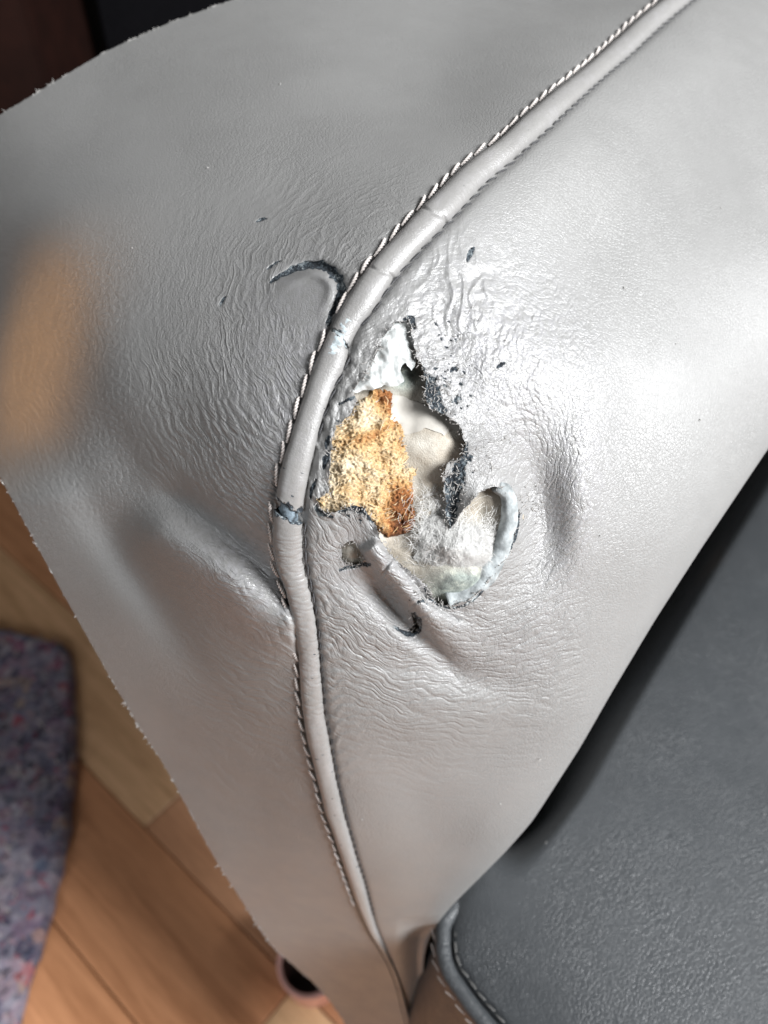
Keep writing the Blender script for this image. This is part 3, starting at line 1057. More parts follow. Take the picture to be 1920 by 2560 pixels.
def d_foam(u, v):
    d = D0(u, v) + 0.0062
    d += -0.0034 * gauss(u, v, 1090, 1110, 75, 70) + 0.0007 * fbm(u / 70, v / 70, 101, 2)
    d += 0.003 * gauss(u, v, 1200, 1290, 40, 60) - 0.006 * gauss(u, v, 1150, 1450, 90, 60) - 0.003 * gauss(u, v, 880, 1385, 30, 30)
    d += 0.012 * gauss(u, v, 1036, 1558, 40, 40) + 0.0035 * gauss(u, v, 990, 1320, 45, 40)
    return d


patch("foam_padding", 770, 1330, 770, 1600, 4, d_foam, M_foam, None,
      lambda u, v: {"green": np.clip(gauss(u, v, 1160, 1470, 90, 50) * 1.4 + gauss(u, v, 1010, 940, 45, 40) * 1.3, 0, 1)}, True, [HOLE, HOLE2, CUT])
# a thin torn skin over the upper half of the foam
SKIN = ragged([(955, 985), (1000, 990), (1070, 1015), (1130, 1040), (1165, 1070), (1170, 1100), (1150, 1085), (1130, 1070), (1110, 1090), (1090, 1078), (1060, 1070), (1030, 1085), (975, 1095)], 5, 3, 51)
patch("foam_skin", 945, 1190, 985, 1110, 4, lambda u, v: d_foam(u, v) - 0.00028, simple("foam_skin", (0.39, 0.37, 0.335), 0.6, 150, 0.15, 0.0002), SKIN)

CORE = ragged([(958, 964), (981, 975), (985, 1021), (1000, 1045), (1023, 1076), (1021, 1105), (1040, 1152), (1050, 1188), (1036, 1215), (1042, 1253), (1040, 1312), (1019, 1332),
               (964, 1345), (930, 1310), (900, 1300), (840, 1310), (780, 1290), (775, 1240), (800, 1150), (815, 1050), (880, 1010), (915, 985), (920, 970)], 5, 5, 52)


def d_core(u, v):
    d = D0(u, v) + 0.0048
    d += -0.0022 * gauss(u, v, 900, 1140, 70, 110) + 0.0012 * gauss(u, v, 1000, 1290, 70, 60)
    d += 0.0011 * fbm(u / 42, v / 42, 111, 4)
    # splintered fibres
    a = math.radians(28)
    x = (u * math.cos(a) - v * math.sin(a)); y = (u * math.sin(a) + v * math.cos(a))
    d += 0.0011 * np.abs(perlin(x / 30 + perlin(u / 30, v / 30, 5), y / 9, 113)) + 0.0006 * fbm(u / 6, v / 6, 115, 2)
    e = seg_dist(u, v, np.vstack([CORE, CORE[:1]]))
    d += 0.003 * np.exp(-e / 6.0)
    return d


patch("wood_core", 770, 1060, 955, 1350, 2.5, d_core, M_core, CORE,
      lambda u, v: {"burnt": np.clip(gauss(u, v, 960, 985, 45, 35) + 1.3 * gauss(u, v, 1010, 1275, 55, 70, 0) + 0.8 * gauss(u, v, 940, 1080, 70, 18, -25)
                                     + 0.7 * np.exp(-seg_dist(u, v, CORE[:int(len(CORE) * 0.5)]) / 12.0), 0, 1)})
bag = Bag()
su_ = rng.uniform(800, 1045, 260); sv_ = rng.uniform(965, 1335, 260)
ok = inside(su_, sv_, CORE)
su_ = su_[ok]; sv_ = sv_[ok]
sd_ = d_core(su_, sv_)
for uu, v_, dd in zip(su_, sv_, sd_):
    a = math.radians(random.gauss(-28, 30)); ln = random.uniform(5, 17)
    du, dv_ = math.cos(a) * ln, math.sin(a) * ln
    pts = np.array([P(uu - du, v_ - dv_, dd + 0.0002), P(uu + random.gauss(0, 2), v_ + random.gauss(0, 2), dd - random.uniform(0.0001, 0.0007)), P(uu + du, v_ + dv_, dd - random.uniform(-0.0002, 0.0009))])
    vv, ff = tube(pts, np.array([0.00006, random.uniform(0.00008, 0.00022), 0.00005]), 4, False)
    bag.add(vv, ff)
core_obj = bpy.data.objects["wood_core"]
tag(bag.build("splinters", M_core, core_obj), kind="stuff")

GLUE = ragged([(985, 800), (1025, 798), (1040, 850), (1045, 890), (1030, 930), (1015, 905), (1000, 925), (1010, 955), (985, 968), (960, 962), (935, 975), (900, 978), (875, 985), (868, 975), (905, 945), (935, 885), (950, 840)], 5, 3.5, 53)
patch("white_film", 860, 1060, 785, 1000, 3,
      lambda u, v: D0(u, v) + 0.0024 - 0.0026 * gauss(u, v, 985, 870, 40, 60) + 0.0010 * fbm(u / 40, v / 40, 121, 3) - 0.0012 * gauss(u, v, 920, 955, 40, 14, -30), M_glue, GLUE)

WAD = ragged([(1048, 1335), (1060, 1285), (1090, 1250), (1120, 1280), (1140, 1320), (1190, 1320), (1240, 1350), (1260, 1380), (1225, 1430), (1170, 1445), (1100, 1440), (1060, 1430), (1035, 1395)], 5, 6, 54)


def d_wad(u, v):
    return D0(u, v) + 0.0060 - 0.0062 * gauss(u, v, 1150, 1380, 85, 55, 12) + 0.0010 * fbm(u / 45, v / 45, 131, 3)


wad = patch("fibre_wadding", 1000, 1270, 1240, 1450, 3, d_wad, M_white, WAD)
bag = Bag()
nf = 3600; n1 = 3000
hu = np.r_[rng.normal(1148, 52, n1), rng.normal(1072, 26, nf - n1)]
hv = np.r_[rng.normal(1375, 36, n1), rng.normal(1300, 50, nf - n1)]
ok = (hv < 1450) & (hu < 1262)
hu = hu[ok]; hv = hv[ok]; nf = len(hu); ns_ = 8
a = rng.normal(-0.35, 0.7, nf); stp = rng.uniform(3.0, 8, nf); curl = rng.normal(0, 0.20, nf); lift = rng.uniform(0.0001, 0.0012, nf)
TU = np.zeros((nf, ns_)); TV = np.zeros((nf, ns_))
for j in range(ns_):
    TU[:, j] = hu; TV[:, j] = hv
    hu = hu + np.cos(a) * stp; hv = hv + np.sin(a) * stp; a = a + curl + rng.normal(0, 0.15, nf)
TD = d_wad(TU, TV)
TD = np.minimum(TD, TD[:, :1] + 0.003) - lift[:, None] * np.sin(np.pi * (np.arange(ns_) + 0.3) / ns_)[None]
for pts in P(TU, TV, TD):
    vv, ff = tube(pts, 0.000042, 3, False)
    bag.add(vv, ff)
tag(bag.build("loose_fibres", M_fibre, wad), kind="stuff")

# pale lining that rolls out along the right side of the hole
roll_c = interp_path([(1240, 1214, .2335), (1266, 1232, .2335), (1274, 1275, .2335), (1266, 1325, .2345), (1246, 1385, .2365), (1212, 1438, .239), (1168, 1478, .242), (1120, 1496, .245)], 60)
rad = 0.0027 * (0.62 + 0.38 * np.sin(np.linspace(0.35, 2.0, 60))) * (1 + 0.55 * np.linspace(0, 1, 60) ** 2) * (1 + 0.10 * fbm(np.arange(60) / 9, np.zeros(60), 7, 2))
base_d = D0(roll_c[:, 0], roll_c[:, 1])
pp = P(roll_c[:, 0], roll_c[:, 1], base_d + 0.0032 + 0.0016 * np.linspace(0, 1, 60))
nseg = 16
radii = rad[:, None] * (1 + 0.16 * fbm(np.arange(60)[:, None] / 5.0 + np.zeros((60, nseg)), np.arange(nseg)[None] / 3.0 + np.zeros((60, nseg)), 13, 3))
vv, ff = tube(pp, radii, nseg)
arm_obj("lining_roll", vv, ff, simple("pale_lining", (0.27, 0.29, 0.295), 0.95, 240, 0.5, 0.0010, 0.15))

# ---- the welt: three lengths between its tears
nrmw = (wr - wl) / (seam_w[:, None] + 1e-9)


def welt_piece(i0, i1, parent=ARM, name="welt"):
    n = (i1 - i0) * 2
    k = np.linspace(i0, i1, n)
    c = np.stack([np.interp(k, np.arange(NW), seam[:, j]) for j in (0, 1)], -1)
    wpx = np.interp(k, np.arange(NW), seam_w)
    d = D0(c[:, 0], c[:, 1])
    rad = wpx * d / F * 0.5
    nseg = 24
    vc = c[:, 1]
    # ring creases where it bends, cracks where it breaks
    ring = sm(1300, 1380, vc) * (1 - sm(1700, 1900, vc)) + 0.25
    al = np.linspace(0, 2 * np.pi, nseg, endpoint=False)
    arc = np.cumsum(np.r_[0, np.hypot(*np.diff(c, axis=0).T)])
    A1 = arc[:, None] + np.zeros((n, nseg)); A2 = al[None] + np.zeros((n, nseg))
    cr = 1 - np.abs(perlin(A1 / 13.0, A2 * 0.9, 7)) * 3
    flat = 1 - 0.30 * np.abs(np.sin(A2)) ** 1.5
    rr = rad[:, None] * flat * (1 - 0.06 * ring[:, None] * np.clip(cr, 0, 1)) * (1 + 0.025 * fbm(A1 / 70, A2, 3, 2))
    for (cu, cv, a0, wd, amt) in ((1078, 538, 1.3, 4, 0.15), (958, 690, 1.5, 4, 0.14), (884, 845, 1.2, 6, 0.18)):
        j = np.argmin(np.hypot(c[:, 0] - cu, c[:, 1] - cv))
        if np.hypot(c[j, 0] - cu, c[j, 1] - cv) > 30: continue
        off = arc[j] + 9 * np.sin(A2 * 1.5) + 3 * fbm(A2 * 3, A2 * 0, 9, 2)
        rr = rr * (1 - amt * np.exp(-((A1 - off) / wd) ** 2) * sm(0.1, 0.5, np.sin(A2 * 0.75 + 0.2)))
    p = P(c[:, 0], c[:, 1], d + rad * 0.16)
    vv, ff = tube(p, rr, nseg)
    endd = np.minimum(arc, arc[-1] - arc)
    # torn ends are slanted and ragged
    tg = np.gradient(p, axis=0); tg /= np.linalg.norm(tg, axis=1, keepdims=True)
    sl = (-0.0016 * np.cos(A2) + 0.0011 * fbm(A2 * 1.6, A2 * 0 + 0.37, 35, 3)) * np.exp(-endd / 14.0)[:, None]
    vv = vv + (tg[:, None] * sl[..., None]).reshape(-1, 3)
    return vv, ff, n, nseg, endd, A1, A2


def seam_index(pu, pv):
    return int(np.argmin(np.hypot(seam[:, 0] - pu, seam[:, 1] - pv)))


iA = seam_index(868, 848); iB = seam_index(864, 857); iC = seam_index(726, 1258); iD = seam_index(720, 1290)
welts = []
for (a, b, e0, e1) in ((0, iA, 0, 1), (iB, iC, 1, 1), (iD, NW - 1, 1, 0)):
    vv, ff, n, nseg, endd, A1, A2 = welt_piece(a, b)
    half = np.arange(n) < n / 2
    td = np.where(half, e0 * (0.45 if a == iB else 1.0), e1 * (0.45 if b == iA else 1.0)) * np.exp(-endd / 7.0)
    torn = np.clip(td[:, None] + 0.9 * td[:, None] * fbm(A1 / 9, A2 * 2, 5, 3), 0, 1)
    # scuffs
    torn = np.maximum(torn, 0.9 * (fbm(A1 / 13, A2 * 3, 29, 3) > 0.93) * (1 if e0 else 0.5)).reshape(-1)
    att = {"torn": torn, "worn": np.clip(0.2 + 0.3 * fbm(A1 / 60, A2, 55, 2), 0, 1).reshape(-1)}
    welts.append(arm_obj("welt", vv, ff, M_welt, True, att))
# the cord that shows in the two tears
for (a, b) in ((iA - 12, iB + 14), (iC - 12, iD + 12)):
    k = np.arange(a, b)
    c = seam[k]; d = D0(c[:, 0], c[:, 1]); rad = seam_w[k] * d / F * 0.5 * (0.80 if a < iB else 0.64)
    n = len(k)
    rr = rad[:, None] * (1 + 0.13 * fbm(np.arange(n)[:, None] / 3.0 + np.zeros((n, 16)), np.arange(16)[None] / 2.0 + np.zeros((n, 16)), 3, 3))
    vv, ff = tube(P(c[:, 0], c[:, 1], d + rad * 0.30), rr, 16)
    arm_obj("welt_cord", vv, ff, M_cord_pale if a < iB else M_cord)

# ---- stitches: each one a twisted two-ply thread
def thread_mesh(name, mat, ply_r=0.052, helix=0.040, turns=3.2):
    """along local x from -0.5 to 0.5, z up"""
    bag_v, bag_f, off = [], [], 0
    n = 26; ns = 6
    for ph in (0, math.pi):
        t = np.linspace(0, 1, n)
        a = t * turns * 2 * np.pi + ph
        env = np.sin(np.pi * np.clip(t, 0.02, 0.98)) ** 0.45
        x = t - 0.5
        y = np.cos(a) * helix * env
        z = np.sin(a) * helix * env + 0.06 * np.sin(np.pi * t) - 0.075 * (1 - env)
        path = np.stack([x, y, z], -1)
        b = np.linspace(0, 2 * np.pi, ns, endpoint=False)
        ring = np.stack([np.zeros(ns), np.cos(b), np.sin(b)], -1)
        vv = (path[:, None] + ring[None] * (ply_r * (0.65 + 0.35 * env))[:, None, None]).reshape(-1, 3)
        idx = np.arange(n * ns).reshape(n, ns)
        f = np.stack([idx[:-1], idx[1:], np.roll(idx, -1, 1)[1:], np.roll(idx, -1, 1)[:-1]], -1).reshape(-1, 4) + off
        bag_v.append(vv); bag_f += [tuple(q) for q in f]; off += len(vv)
    me = bpy.data.meshes.new(name)
    me.from_pydata([tuple(p) for p in np.vstack(bag_v)], [], bag_f)
    me.polygons.foreach_set("use_smooth", np.full(len(me.polygons), True))
    me.materials.append(mat); me.update()
    return me


TH = thread_mesh("stitch", M_thread)
THG = thread_mesh("grey_stitch", simple("grey_thread", (0.10, 0.098, 0.095), 0.6, 2500, 0.3, 0.0001))
THD = thread_mesh("dark_stitch", M_thread_dark, 0.045, 0.03, 2.5)


def place_stitches(path3, spacing, mesh, parent, name, thick=1.0, tilt=0.10, lenf=1.0, skip=None):
    L = np.r_[0, np.cumsum(np.linalg.norm(np.diff(path3, axis=0), axis=1))]
    n = int(L[-1] / spacing)
    for k in range(n):
        s0 = (k + 0.5) * spacing + random.gauss(0, spacing * 0.03)
        c = np.array([np.interp(s0, L, path3[:, j]) for j in range(3)])
        a = np.array([np.interp(s0 - spacing / 2, L, path3[:, j]) for j in range(3)])
        b = np.array([np.interp(s0 + spacing / 2, L, path3[:, j]) for j in range(3)])
        if skip is not None and skip(c): continue
        t = Vector(b - a).normalized()
        out = (Vector((0, 0, H)) - Vector(c)).normalized()
        y = out.cross(t).normalized(); z = t.cross(y)
        rot = Matrix((t, y, z)).transposed() @ Matrix.Rotation(random.gauss(tilt, 0.04), 3, 'Z') @ Matrix.Rotation(random.gauss(0, 0.3), 3, 'X')
        ln = spacing * lenf * random.uniform(0.94, 1.05); th = 0.0072 * thick * random.uniform(0.9, 1.1)
        M = Matrix.Translation(Vector(c)) @ rot.to_4x4() @ Matrix.Diagonal((ln, th, th, 1))
        o = bpy.data.objects.new(name, mesh)
        COL.objects.link(o)
        o.parent = parent
        o.matrix_parent_inverse = parent_inv(parent)
        o.matrix_basis = M


def stitch_path(edge, off_px, lift, i0, i1):
    e = edge[i0:i1] + nrmw[i0:i1] * off_px
    d = D0(e[:, 0], e[:, 1])
    return P(e[:, 0], e[:, 1], d - lift)


def near(px):
    i = seam_index(*px)
    return i


for wi, (a, b) in enumerate(((0, iA), (iA, iC), (iC, seam_index(905, 2270)))):
    place_stitches(stitch_path(wl, -8.0, 0.0004, a, b), 0.0068, TH, welts[wi], "stitch", 1.0, 0.16, 0.98)
for wi, (a, b) in enumerate(((0, iA - 6), (iB + 6, iC - 40), (iD + 4, seam_index(930, 2300)))):
    place_stitches(stitch_path(wr, 3.0, -0.0010, a, b), 0.0050, THD, welts[wi], "seam_stitch", 0.62, -0.16, 0.9)

# ------------------------------------------------------------------ seat cushion
ZS = H - 0.385
CREV_SIGN = -1.0
edge_px = [(1190, 2230), (1150, 2262), (1118, 2305), (1113, 2345), (1115, 2385), (1129, 2428), (1155, 2468), (1182, 2506), (1210, 2540), (1240, 2575), (1330, 2680), (1450, 2800)]
ew = on_plane([p[0] for p in edge_px], [p[1] for p in edge_px], ZS)[:, :2]
ew = interp_path(ew, 160)
SEAT = thing("seat_cushion", (ew[60][0] + 0.2, ew[60][1] + 0.1, 0.0), "grained leather seat cushion in shade-darkened grey with piped stitched edge, below the arm", "seat cushion")
# top: rows from the edge across to the far side
nx = 150
far = ew + np.array([0.55, 0.42])
far = np.stack([np.interp(np.linspace(0, 1, 160), [0, 0.25, 1], [0.0, 0.55, 0.95]), np.interp(np.linspace(0, 1, 160), [0, 0.25, 1], [0.85, 0.95, 0.05])], -1)
sx = np.linspace(0, 1, nx) ** 1.7
XY = ew[:, None] * (1 - sx)[None, :, None] + far[:, None] * sx[None, :, None]
dist = np.hypot(XY[..., 0] - ew[:, None, 0], XY[..., 1] - ew[:, None, 1])
Z = ZS - 0.006 + 0.020 * (1 - np.exp(-dist / 0.030)) + 0.0015 * fbm(XY[..., 0] * 7, XY[..., 1] * 7, 15, 2)
Z -= 0.0025 * np.exp(-(dist / 0.004) ** 2)
crev = on_plane([1205, 1269, 1390, 1545, 1749, 1920, 2300], [2195, 2124, 1962, 1704, 1377, 1119, 600], ZS)[:, :2]
cd_, ct_, cs_ = seg_dist(XY[..., 0].ravel(), XY[..., 1].ravel(), crev, True)
cd_ = (cd_ * np.where(cs_ < 0, -1, 1)).reshape(XY.shape[:2]); ct_ = ct_.reshape(XY.shape[:2])
away = cd_ * CREV_SIGN
Z -= 0.07 * (1 - sm(-0.012, 0.016, away)) * sm(0.0, 0.07, ct_) + 0.004 * np.exp(-np.maximum(away - 0.012, 0) / 0.02) * sm(0.0, 0.3, ct_)
Z += 0.00045 * np.sin((XY[..., 0] * 0.6 + XY[..., 1]) * 900 + 3 * fbm(XY[..., 0] * 60, XY[..., 1] * 60, 5, 2)) * np.exp(-(dist / 0.02))* 0.5
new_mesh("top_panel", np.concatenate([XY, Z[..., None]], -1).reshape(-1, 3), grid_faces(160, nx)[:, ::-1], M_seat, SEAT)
# border that hangs from the piped edge
nz = 40
nrm2 = np.stack([-(np.gradient(ew[:, 1])), np.gradient(ew[:, 0])], -1); nrm2 /= np.linalg.norm(nrm2, axis=1, keepdims=True)
side = -nrm2 if (nrm2[60] @ np.array([1, 0.4])) > 0 else nrm2
tz = np.linspace(0, 1, nz)
BX = ew[:, None] + side[:, None] * (0.002 + 0.020 * np.sin(tz * math.pi * 0.6))[None, :, None]
BZ = ZS - 0.006 - tz[None] * 0.30 + 0.0 * BX[..., 0]
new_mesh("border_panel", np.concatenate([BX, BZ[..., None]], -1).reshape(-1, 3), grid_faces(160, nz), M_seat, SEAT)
sp = np.concatenate([ew + side * 0.001, np.full((160, 1), ZS - 0.002)], -1)
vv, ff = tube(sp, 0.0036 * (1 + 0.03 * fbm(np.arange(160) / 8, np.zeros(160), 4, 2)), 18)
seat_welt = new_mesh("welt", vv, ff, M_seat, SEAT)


def seat_stitch(off, z, mesh, spacing, thick, tilt):
    p = np.concatenate([ew - side * off, np.full((160, 1), z)], -1)[8:110]
    L = np.r_[0, np.cumsum(np.linalg.norm(np.diff(p, axis=0), axis=1))]
    for k in range(int(L[-1] / spacing)):
        s0 = (k + 0.5) * spacing
        c = np.array([np.interp(s0, L, p[:, j]) for j in range(3)])
        b = np.array([np.interp(s0 + 0.001, L, p[:, j]) for j in range(3)])
        t = Vector(b - c).normalized(); out = (Vector((0, 0, H)) - Vector(c)).normalized()
        y = out.cross(t).normalized(); zz = t.cross(y)
        M = Matrix.Translation(Vector(c)) @ (Matrix((t, y, zz)).transposed() @ Matrix.Rotation(tilt + random.gauss(0, 0.06), 3, 'Z')).to_4x4() @ Matrix.Diagonal((spacing * 0.86, 0.0072 * thick, 0.0072 * thick, 1))
        o = bpy.data.objects.new("stitch", mesh); COL.objects.link(o)
        o.parent = seat_welt
        o.matrix_parent_inverse = parent_inv(seat_welt)
        o.matrix_basis = M


seat_stitch(0.0047, ZS - 0.0016, THG, 0.0055, 0.9, 0.12)
seat_stitch(-0.0052, ZS - 0.004, TH, 0.0065, 0.6, 0.2)

# lint that has settled on the seat and the arm
def lint(name, pts, parent):
    b = Bag()
    for p in pts:
        q = np.array([random.gauss(0, 1), random.gauss(0, 1), 0.2]); q /= np.linalg.norm(q)
        ln = random.uniform(0.0002, 0.0006)
        vv, ff = tube(np.array([p - q * ln, p + np.array([0, 0, ln * 0.5]), p + q * ln]), np.array([0.00012, 0.00020, 0.0001]), 5, False)
        b.add(vv, ff)
    tag(b.build(name, M_fray, parent), kind="stuff")


seat_top = np.concatenate([XY, Z[..., None]], -1)
ri = rng.integers(20, 150, 9); ci = rng.integers(20, 70, 9)
lint("lint", [seat_top[a_, b_] + np.array([0, 0, 0.0003]) for a_, b_ in zip(ri, ci)], bpy.data.objects["top_panel"])
lu = np.array([1803, 1690, 1560, 1500, 1750, 1350, 1250, 905, 520, 330, 700]); lv = np.array([520, 860, 720, 1340, 1050, 1900, 2010, 2050, 420, 620, 210])
lint("lint", list(P(lu, lv, D0(lu, lv) + np.where(lu > 900, detail_right(lu.astype(float), lv.astype(float)), detail_left(lu.astype(float), lv.astype(float))) - 0.0002)), arm_panel)

# ------------------------------------------------------------------ oak floor
def oak_mat():
    m, nt, b = mat_new("oak")
    L = nt.links
    tex = nt.nodes.new("ShaderNodeTexCoord")
    oi = nt.nodes.new("ShaderNodeObjectInfo")
    geo = nt.nodes.new("ShaderNodeNewGeometry").outputs["Position"]
    rot = node(nt, "ShaderNodeVectorRotate", rotation_type='Z_AXIS')
    L.new(geo, rot.inputs["Vector"]); rot.inputs["Angle"].default_value = PL_ANG
    ad = node(nt, "ShaderNodeVectorMath", operation='ADD'); L.new(rot.outputs[0], ad.inputs[0])
    sc = node(nt, "ShaderNodeVectorMath", operation='SCALE'); sc.inputs["Scale"].default_value = 9.0
    cmb = nt.nodes.new("ShaderNodeCombineXYZ"); L.new(oi.outputs["Random"], cmb.inputs[0]); L.new(oi.outputs["Random"], cmb.inputs[1])
    L.new(cmb.outputs[0], sc.inputs[0]); L.new(sc.outputs[0], ad.inputs[1])
    st = node(nt, "ShaderNodeMapping"); L.new(ad.outputs[0], st.inputs[0]); st.inputs["Scale"].default_value = (2.2, 26.0, 1.0)
    g1 = noise(nt, st.outputs[0], 2.2, 6, 0.6, 0.8)
    g2 = noise(nt, st.outputs[0], 14.0, 4, 0.6, 0.3)
    kn = noise(nt, ad.outputs[0], 12.0, 3, 0.5)
    g = mathn(nt, 'ADD', mathn(nt, 'MULTIPLY', g1, 0.7), mathn(nt, 'MULTIPLY', g2, 0.3))
    c = ramp(nt, g, [(0.30, (0.62, 0.55, 0.48)), (0.50, (0.95, 0.93, 0.90)), (0.70, (1.18, 1.20, 1.22))])
    mul = nt.nodes.new("ShaderNodeMix"); mul.data_type = 'RGBA'; mul.blend_type = 'MULTIPLY'; mul.inputs[0].default_value = 1.0
    L.new(oi.outputs["Color"], mul.inputs[6]); L.new(c, mul.inputs[7])
    kf = ramp(nt, kn, [(0.70, (0, 0, 0)), (0.78, (1, 1, 1))])
    cc = mixc(nt, mathn(nt, 'MULTIPLY', kf, 0.7), mul.outputs[2], (0.10, 0.05, 0.025))
    L.new(cc, b.inputs["Base Color"])
    b.inputs["Roughness"].default_value = 0.42
    L.new(bump(nt, g2, 0.4, 0.0003), b.inputs["Normal"])
    return m


corner = on_plane(362, 2068, 0.0)[:2]
PA = on_plane(187, 1887, 0.0)[:2]
dax = corner - PA; dax /= np.linalg.norm(dax)
nax = np.array([-dax[1], dax[0]])
PL_ANG = -math.atan2(dax[1], dax[0])
M_oak = oak_mat()
floor_v = [(-2.2, -1.2, -0.014), (1.8, -1.2, -0.014), (1.8, 2.6, -0.014), (-2.2, 2.6, -0.014)]
FLOOR = new_mesh("floor", floor_v, [(0, 1, 2, 3)], simple("floor_gap", (0.05, 0.03, 0.02), 0.9), None, False)
tag(FLOOR, kind="structure")


def plank_mesh(ln, wd):
    h = 0.012; c = 0.0010; g = 0.0006
    x0, x1, y0, y1 = g, ln - g, g, wd - g
    v = [(x0, y0, -h), (x1, y0, -h), (x1, y1, -h), (x0, y1, -h), (x0, y0, -c), (x1, y0, -c), (x1, y1, -c), (x0, y1, -c),
         (x0 + c, y0 + c, 0), (x1 - c, y0 + c, 0), (x1 - c, y1 - c, 0), (x0 + c, y1 - c, 0)]
    f = [(0, 1, 5, 4), (1, 2, 6, 5), (2, 3, 7, 6), (3, 0, 4, 7), (4, 5, 9, 8), (5, 6, 10, 9), (6, 7, 11, 10), (7, 4, 8, 11), (8, 9, 10, 11)]
    me = bpy.data.meshes.new("plank"); me.from_pydata(v, [], f); me.materials.append(M_oak); me.update()
    return me


PW, PLN = 0.112, 0.62
PM = plank_mesh(PLN, PW)
c1 = float(nax @ corner); s1 = float(dax @ corner)
s0j = float(dax @ on_plane(711, 2496, 0.0)[:2])
tints = [(0.61, 0.288, 0.142), (0.57, 0.262, 0.126), (0.64, 0.315, 0.162), (0.59, 0.277, 0.138), (0.62, 0.297, 0.152)]
LIGHT = (0.72, 0.44, 0.245)
angz = math.atan2(dax[1], dax[0])
for r in range(-12, 17):
    joint = s1 if r == 0 else (s0j if r == -1 else random.uniform(0, PLN))
    for k in range(-5, 5):
        sx0 = joint + k * PLN
        org = dax * sx0 + nax * (c1 + r * PW)
        mid = org + dax * PLN / 2
        if not (-1.9 < mid[0] < 1.5 and -0.9 < mid[1] < 2.2): continue
        o = bpy.data.objects.new("plank", PM); COL.objects.link(o)
        o.parent = FLOOR
        o.location = (org[0], org[1], 0.0)
        o.rotation_euler = (0, 0, angz)
        t = random.choice(tints)
        if r == 0 and k == -1: t = LIGHT
        if r == 0 and k == 0: t = (0.61, 0.315, 0.175)
        if r == -1 and k == 0: t = (0.72, 0.47, 0.27)
        if r == -1 and k == -1: t = (0.59, 0.278, 0.138)
        o.color = (*t, 1)

# ------------------------------------------------------------------ recycled felt pad on the floor
def felt_mat():
    m, nt, b = mat_new("recycled_felt")
    L = nt.links
    pos = nt.nodes.new("ShaderNodeNewGeometry").outputs["Position"]
    nz_ = node(nt, "ShaderNodeTexNoise", in_Scale=120.0, in_Detail=3.0); L.new(pos, nz_.inputs["Vector"])
    wob = node(nt, "ShaderNodeVectorMath", operation='MULTIPLY_ADD'); L.new(nz_.outputs["Color"], wob.inputs[0]); wob.inputs[1].default_value = (0.012,) * 3; L.new(pos, wob.inputs[2])
    pal = [(0.0, (0.04, 0.04, 0.07)), (0.14, (0.19, 0.17, 0.25)), (0.30, (0.33, 0.31, 0.39)), (0.44, (0.09, 0.10, 0.16)), (0.55, (0.44, 0.41, 0.48)),
           (0.66, (0.23, 0.14, 0.22)), (0.76, (0.60, 0.57, 0.61)), (0.86, (0.34, 0.18, 0.24)), (0.92, (0.13, 0.20, 0.30)), (0.945, (0.55, 0.05, 0.10)), (0.97, (0.52, 0.37, 0.30))]
    outs = []
    for sc in (75.0, 240.0):
        vn = voro(nt, wob.outputs[0], sc, 'F1')
        sep = nt.nodes.new("ShaderNodeSeparateColor"); L.new(vn.outputs["Color"], sep.inputs[0])
        r = ramp(nt, sep.outputs[0], pal)
        outs.append(r)
    c = mixc(nt, 0.33, outs[0], outs[1])
    L.new(c, b.inputs["Base Color"])
    b.inputs["Roughness"].default_value = 0.95
    b.inputs["Specular IOR Level"].default_value = 0.1
    L.new(bump(nt, noise(nt, pos, 900, 5), 1.0, 0.002), b.inputs["Normal"])
    return m


ZF = 0.016
fpx = [(-260, 1490), (-120, 1530), (0, 1563), (80, 1583), (150, 1600), (172, 1620), (180, 1680), (183, 1770), (185, 1881), (170, 2038), (151, 2152), (121, 2273), (90, 2381), (60, 2454), (42, 2544), (10, 2680), (-300, 2700), (-420, 2100)]
fw = on_plane([p[0] for p in fpx], [p[1] for p in fpx], ZF)[:, :2]
fr_ = ragged(fw * 1000, 4, 1.6, 61) / 1000
x0, y0 = fr_.min(0); x1, y1 = fr_.max(0)
st = 0.0035
gx, gy = np.meshgrid(np.arange(x0, x1 + st, st), np.arange(y0, y1 + st, st))
pf = np.stack([gx.ravel(), gy.ravel()], -1)
ff_ = grid_faces(*gx.shape)
cc_ = pf[ff_].mean(1)
ff_ = ff_[inside(cc_[:, 0], cc_[:, 1], fr_)]
ff_, be_ = rim_and_cut(pf, None, ff_, [])
snap_edge(pf, be_, [fr_], st * 1.5)
ed = seg_dist(pf[:, 0], pf[:, 1], np.vstack([fr_, fr_[:1]]))
zf = ZF - 0.010 * np.exp(-(ed / 0.004)) + 0.0022 * fbm(pf[:, 0] * 130, pf[:, 1] * 130, 71, 4) + 0.004 * fbm(pf[:, 0] * 9, pf[:, 1] * 9, 72, 2)
nb0 = len(pf)
vt = np.c_[pf, zf]
bi = np.unique(be_); rm = {a: i for i, a in enumerate(bi)}
vt = np.vstack([vt, np.c_[pf[bi], np.full(len(bi), 0.0006)]])
sk = np.array([(b_, a_, nb0 + rm[a_], nb0 + rm[b_]) for a_, b_ in be_])
M_felt = felt_mat()
FELT = new_mesh("felt_pad", vt, np.vstack([ff_, sk]), M_felt, None, True)
tag(FELT, "thick grey purple recycled felt pad with coloured flecks on the oak floor", "felt pad")
FELT.data.materials.clear(); FELT.data.materials.append(M_felt)
cols_ = [(0.45, 0.43, 0.46), (0.06, 0.06, 0.09), (0.5, 0.06, 0.10), (0.22, 0.25, 0.33), (0.6, 0.57, 0.55), (0.3, 0.2, 0.26)]
mats_ = [simple("felt_fibre", c, 0.95, 500, 0.2, 0.0) for c in cols_]
bags = [Bag() for _ in cols_]
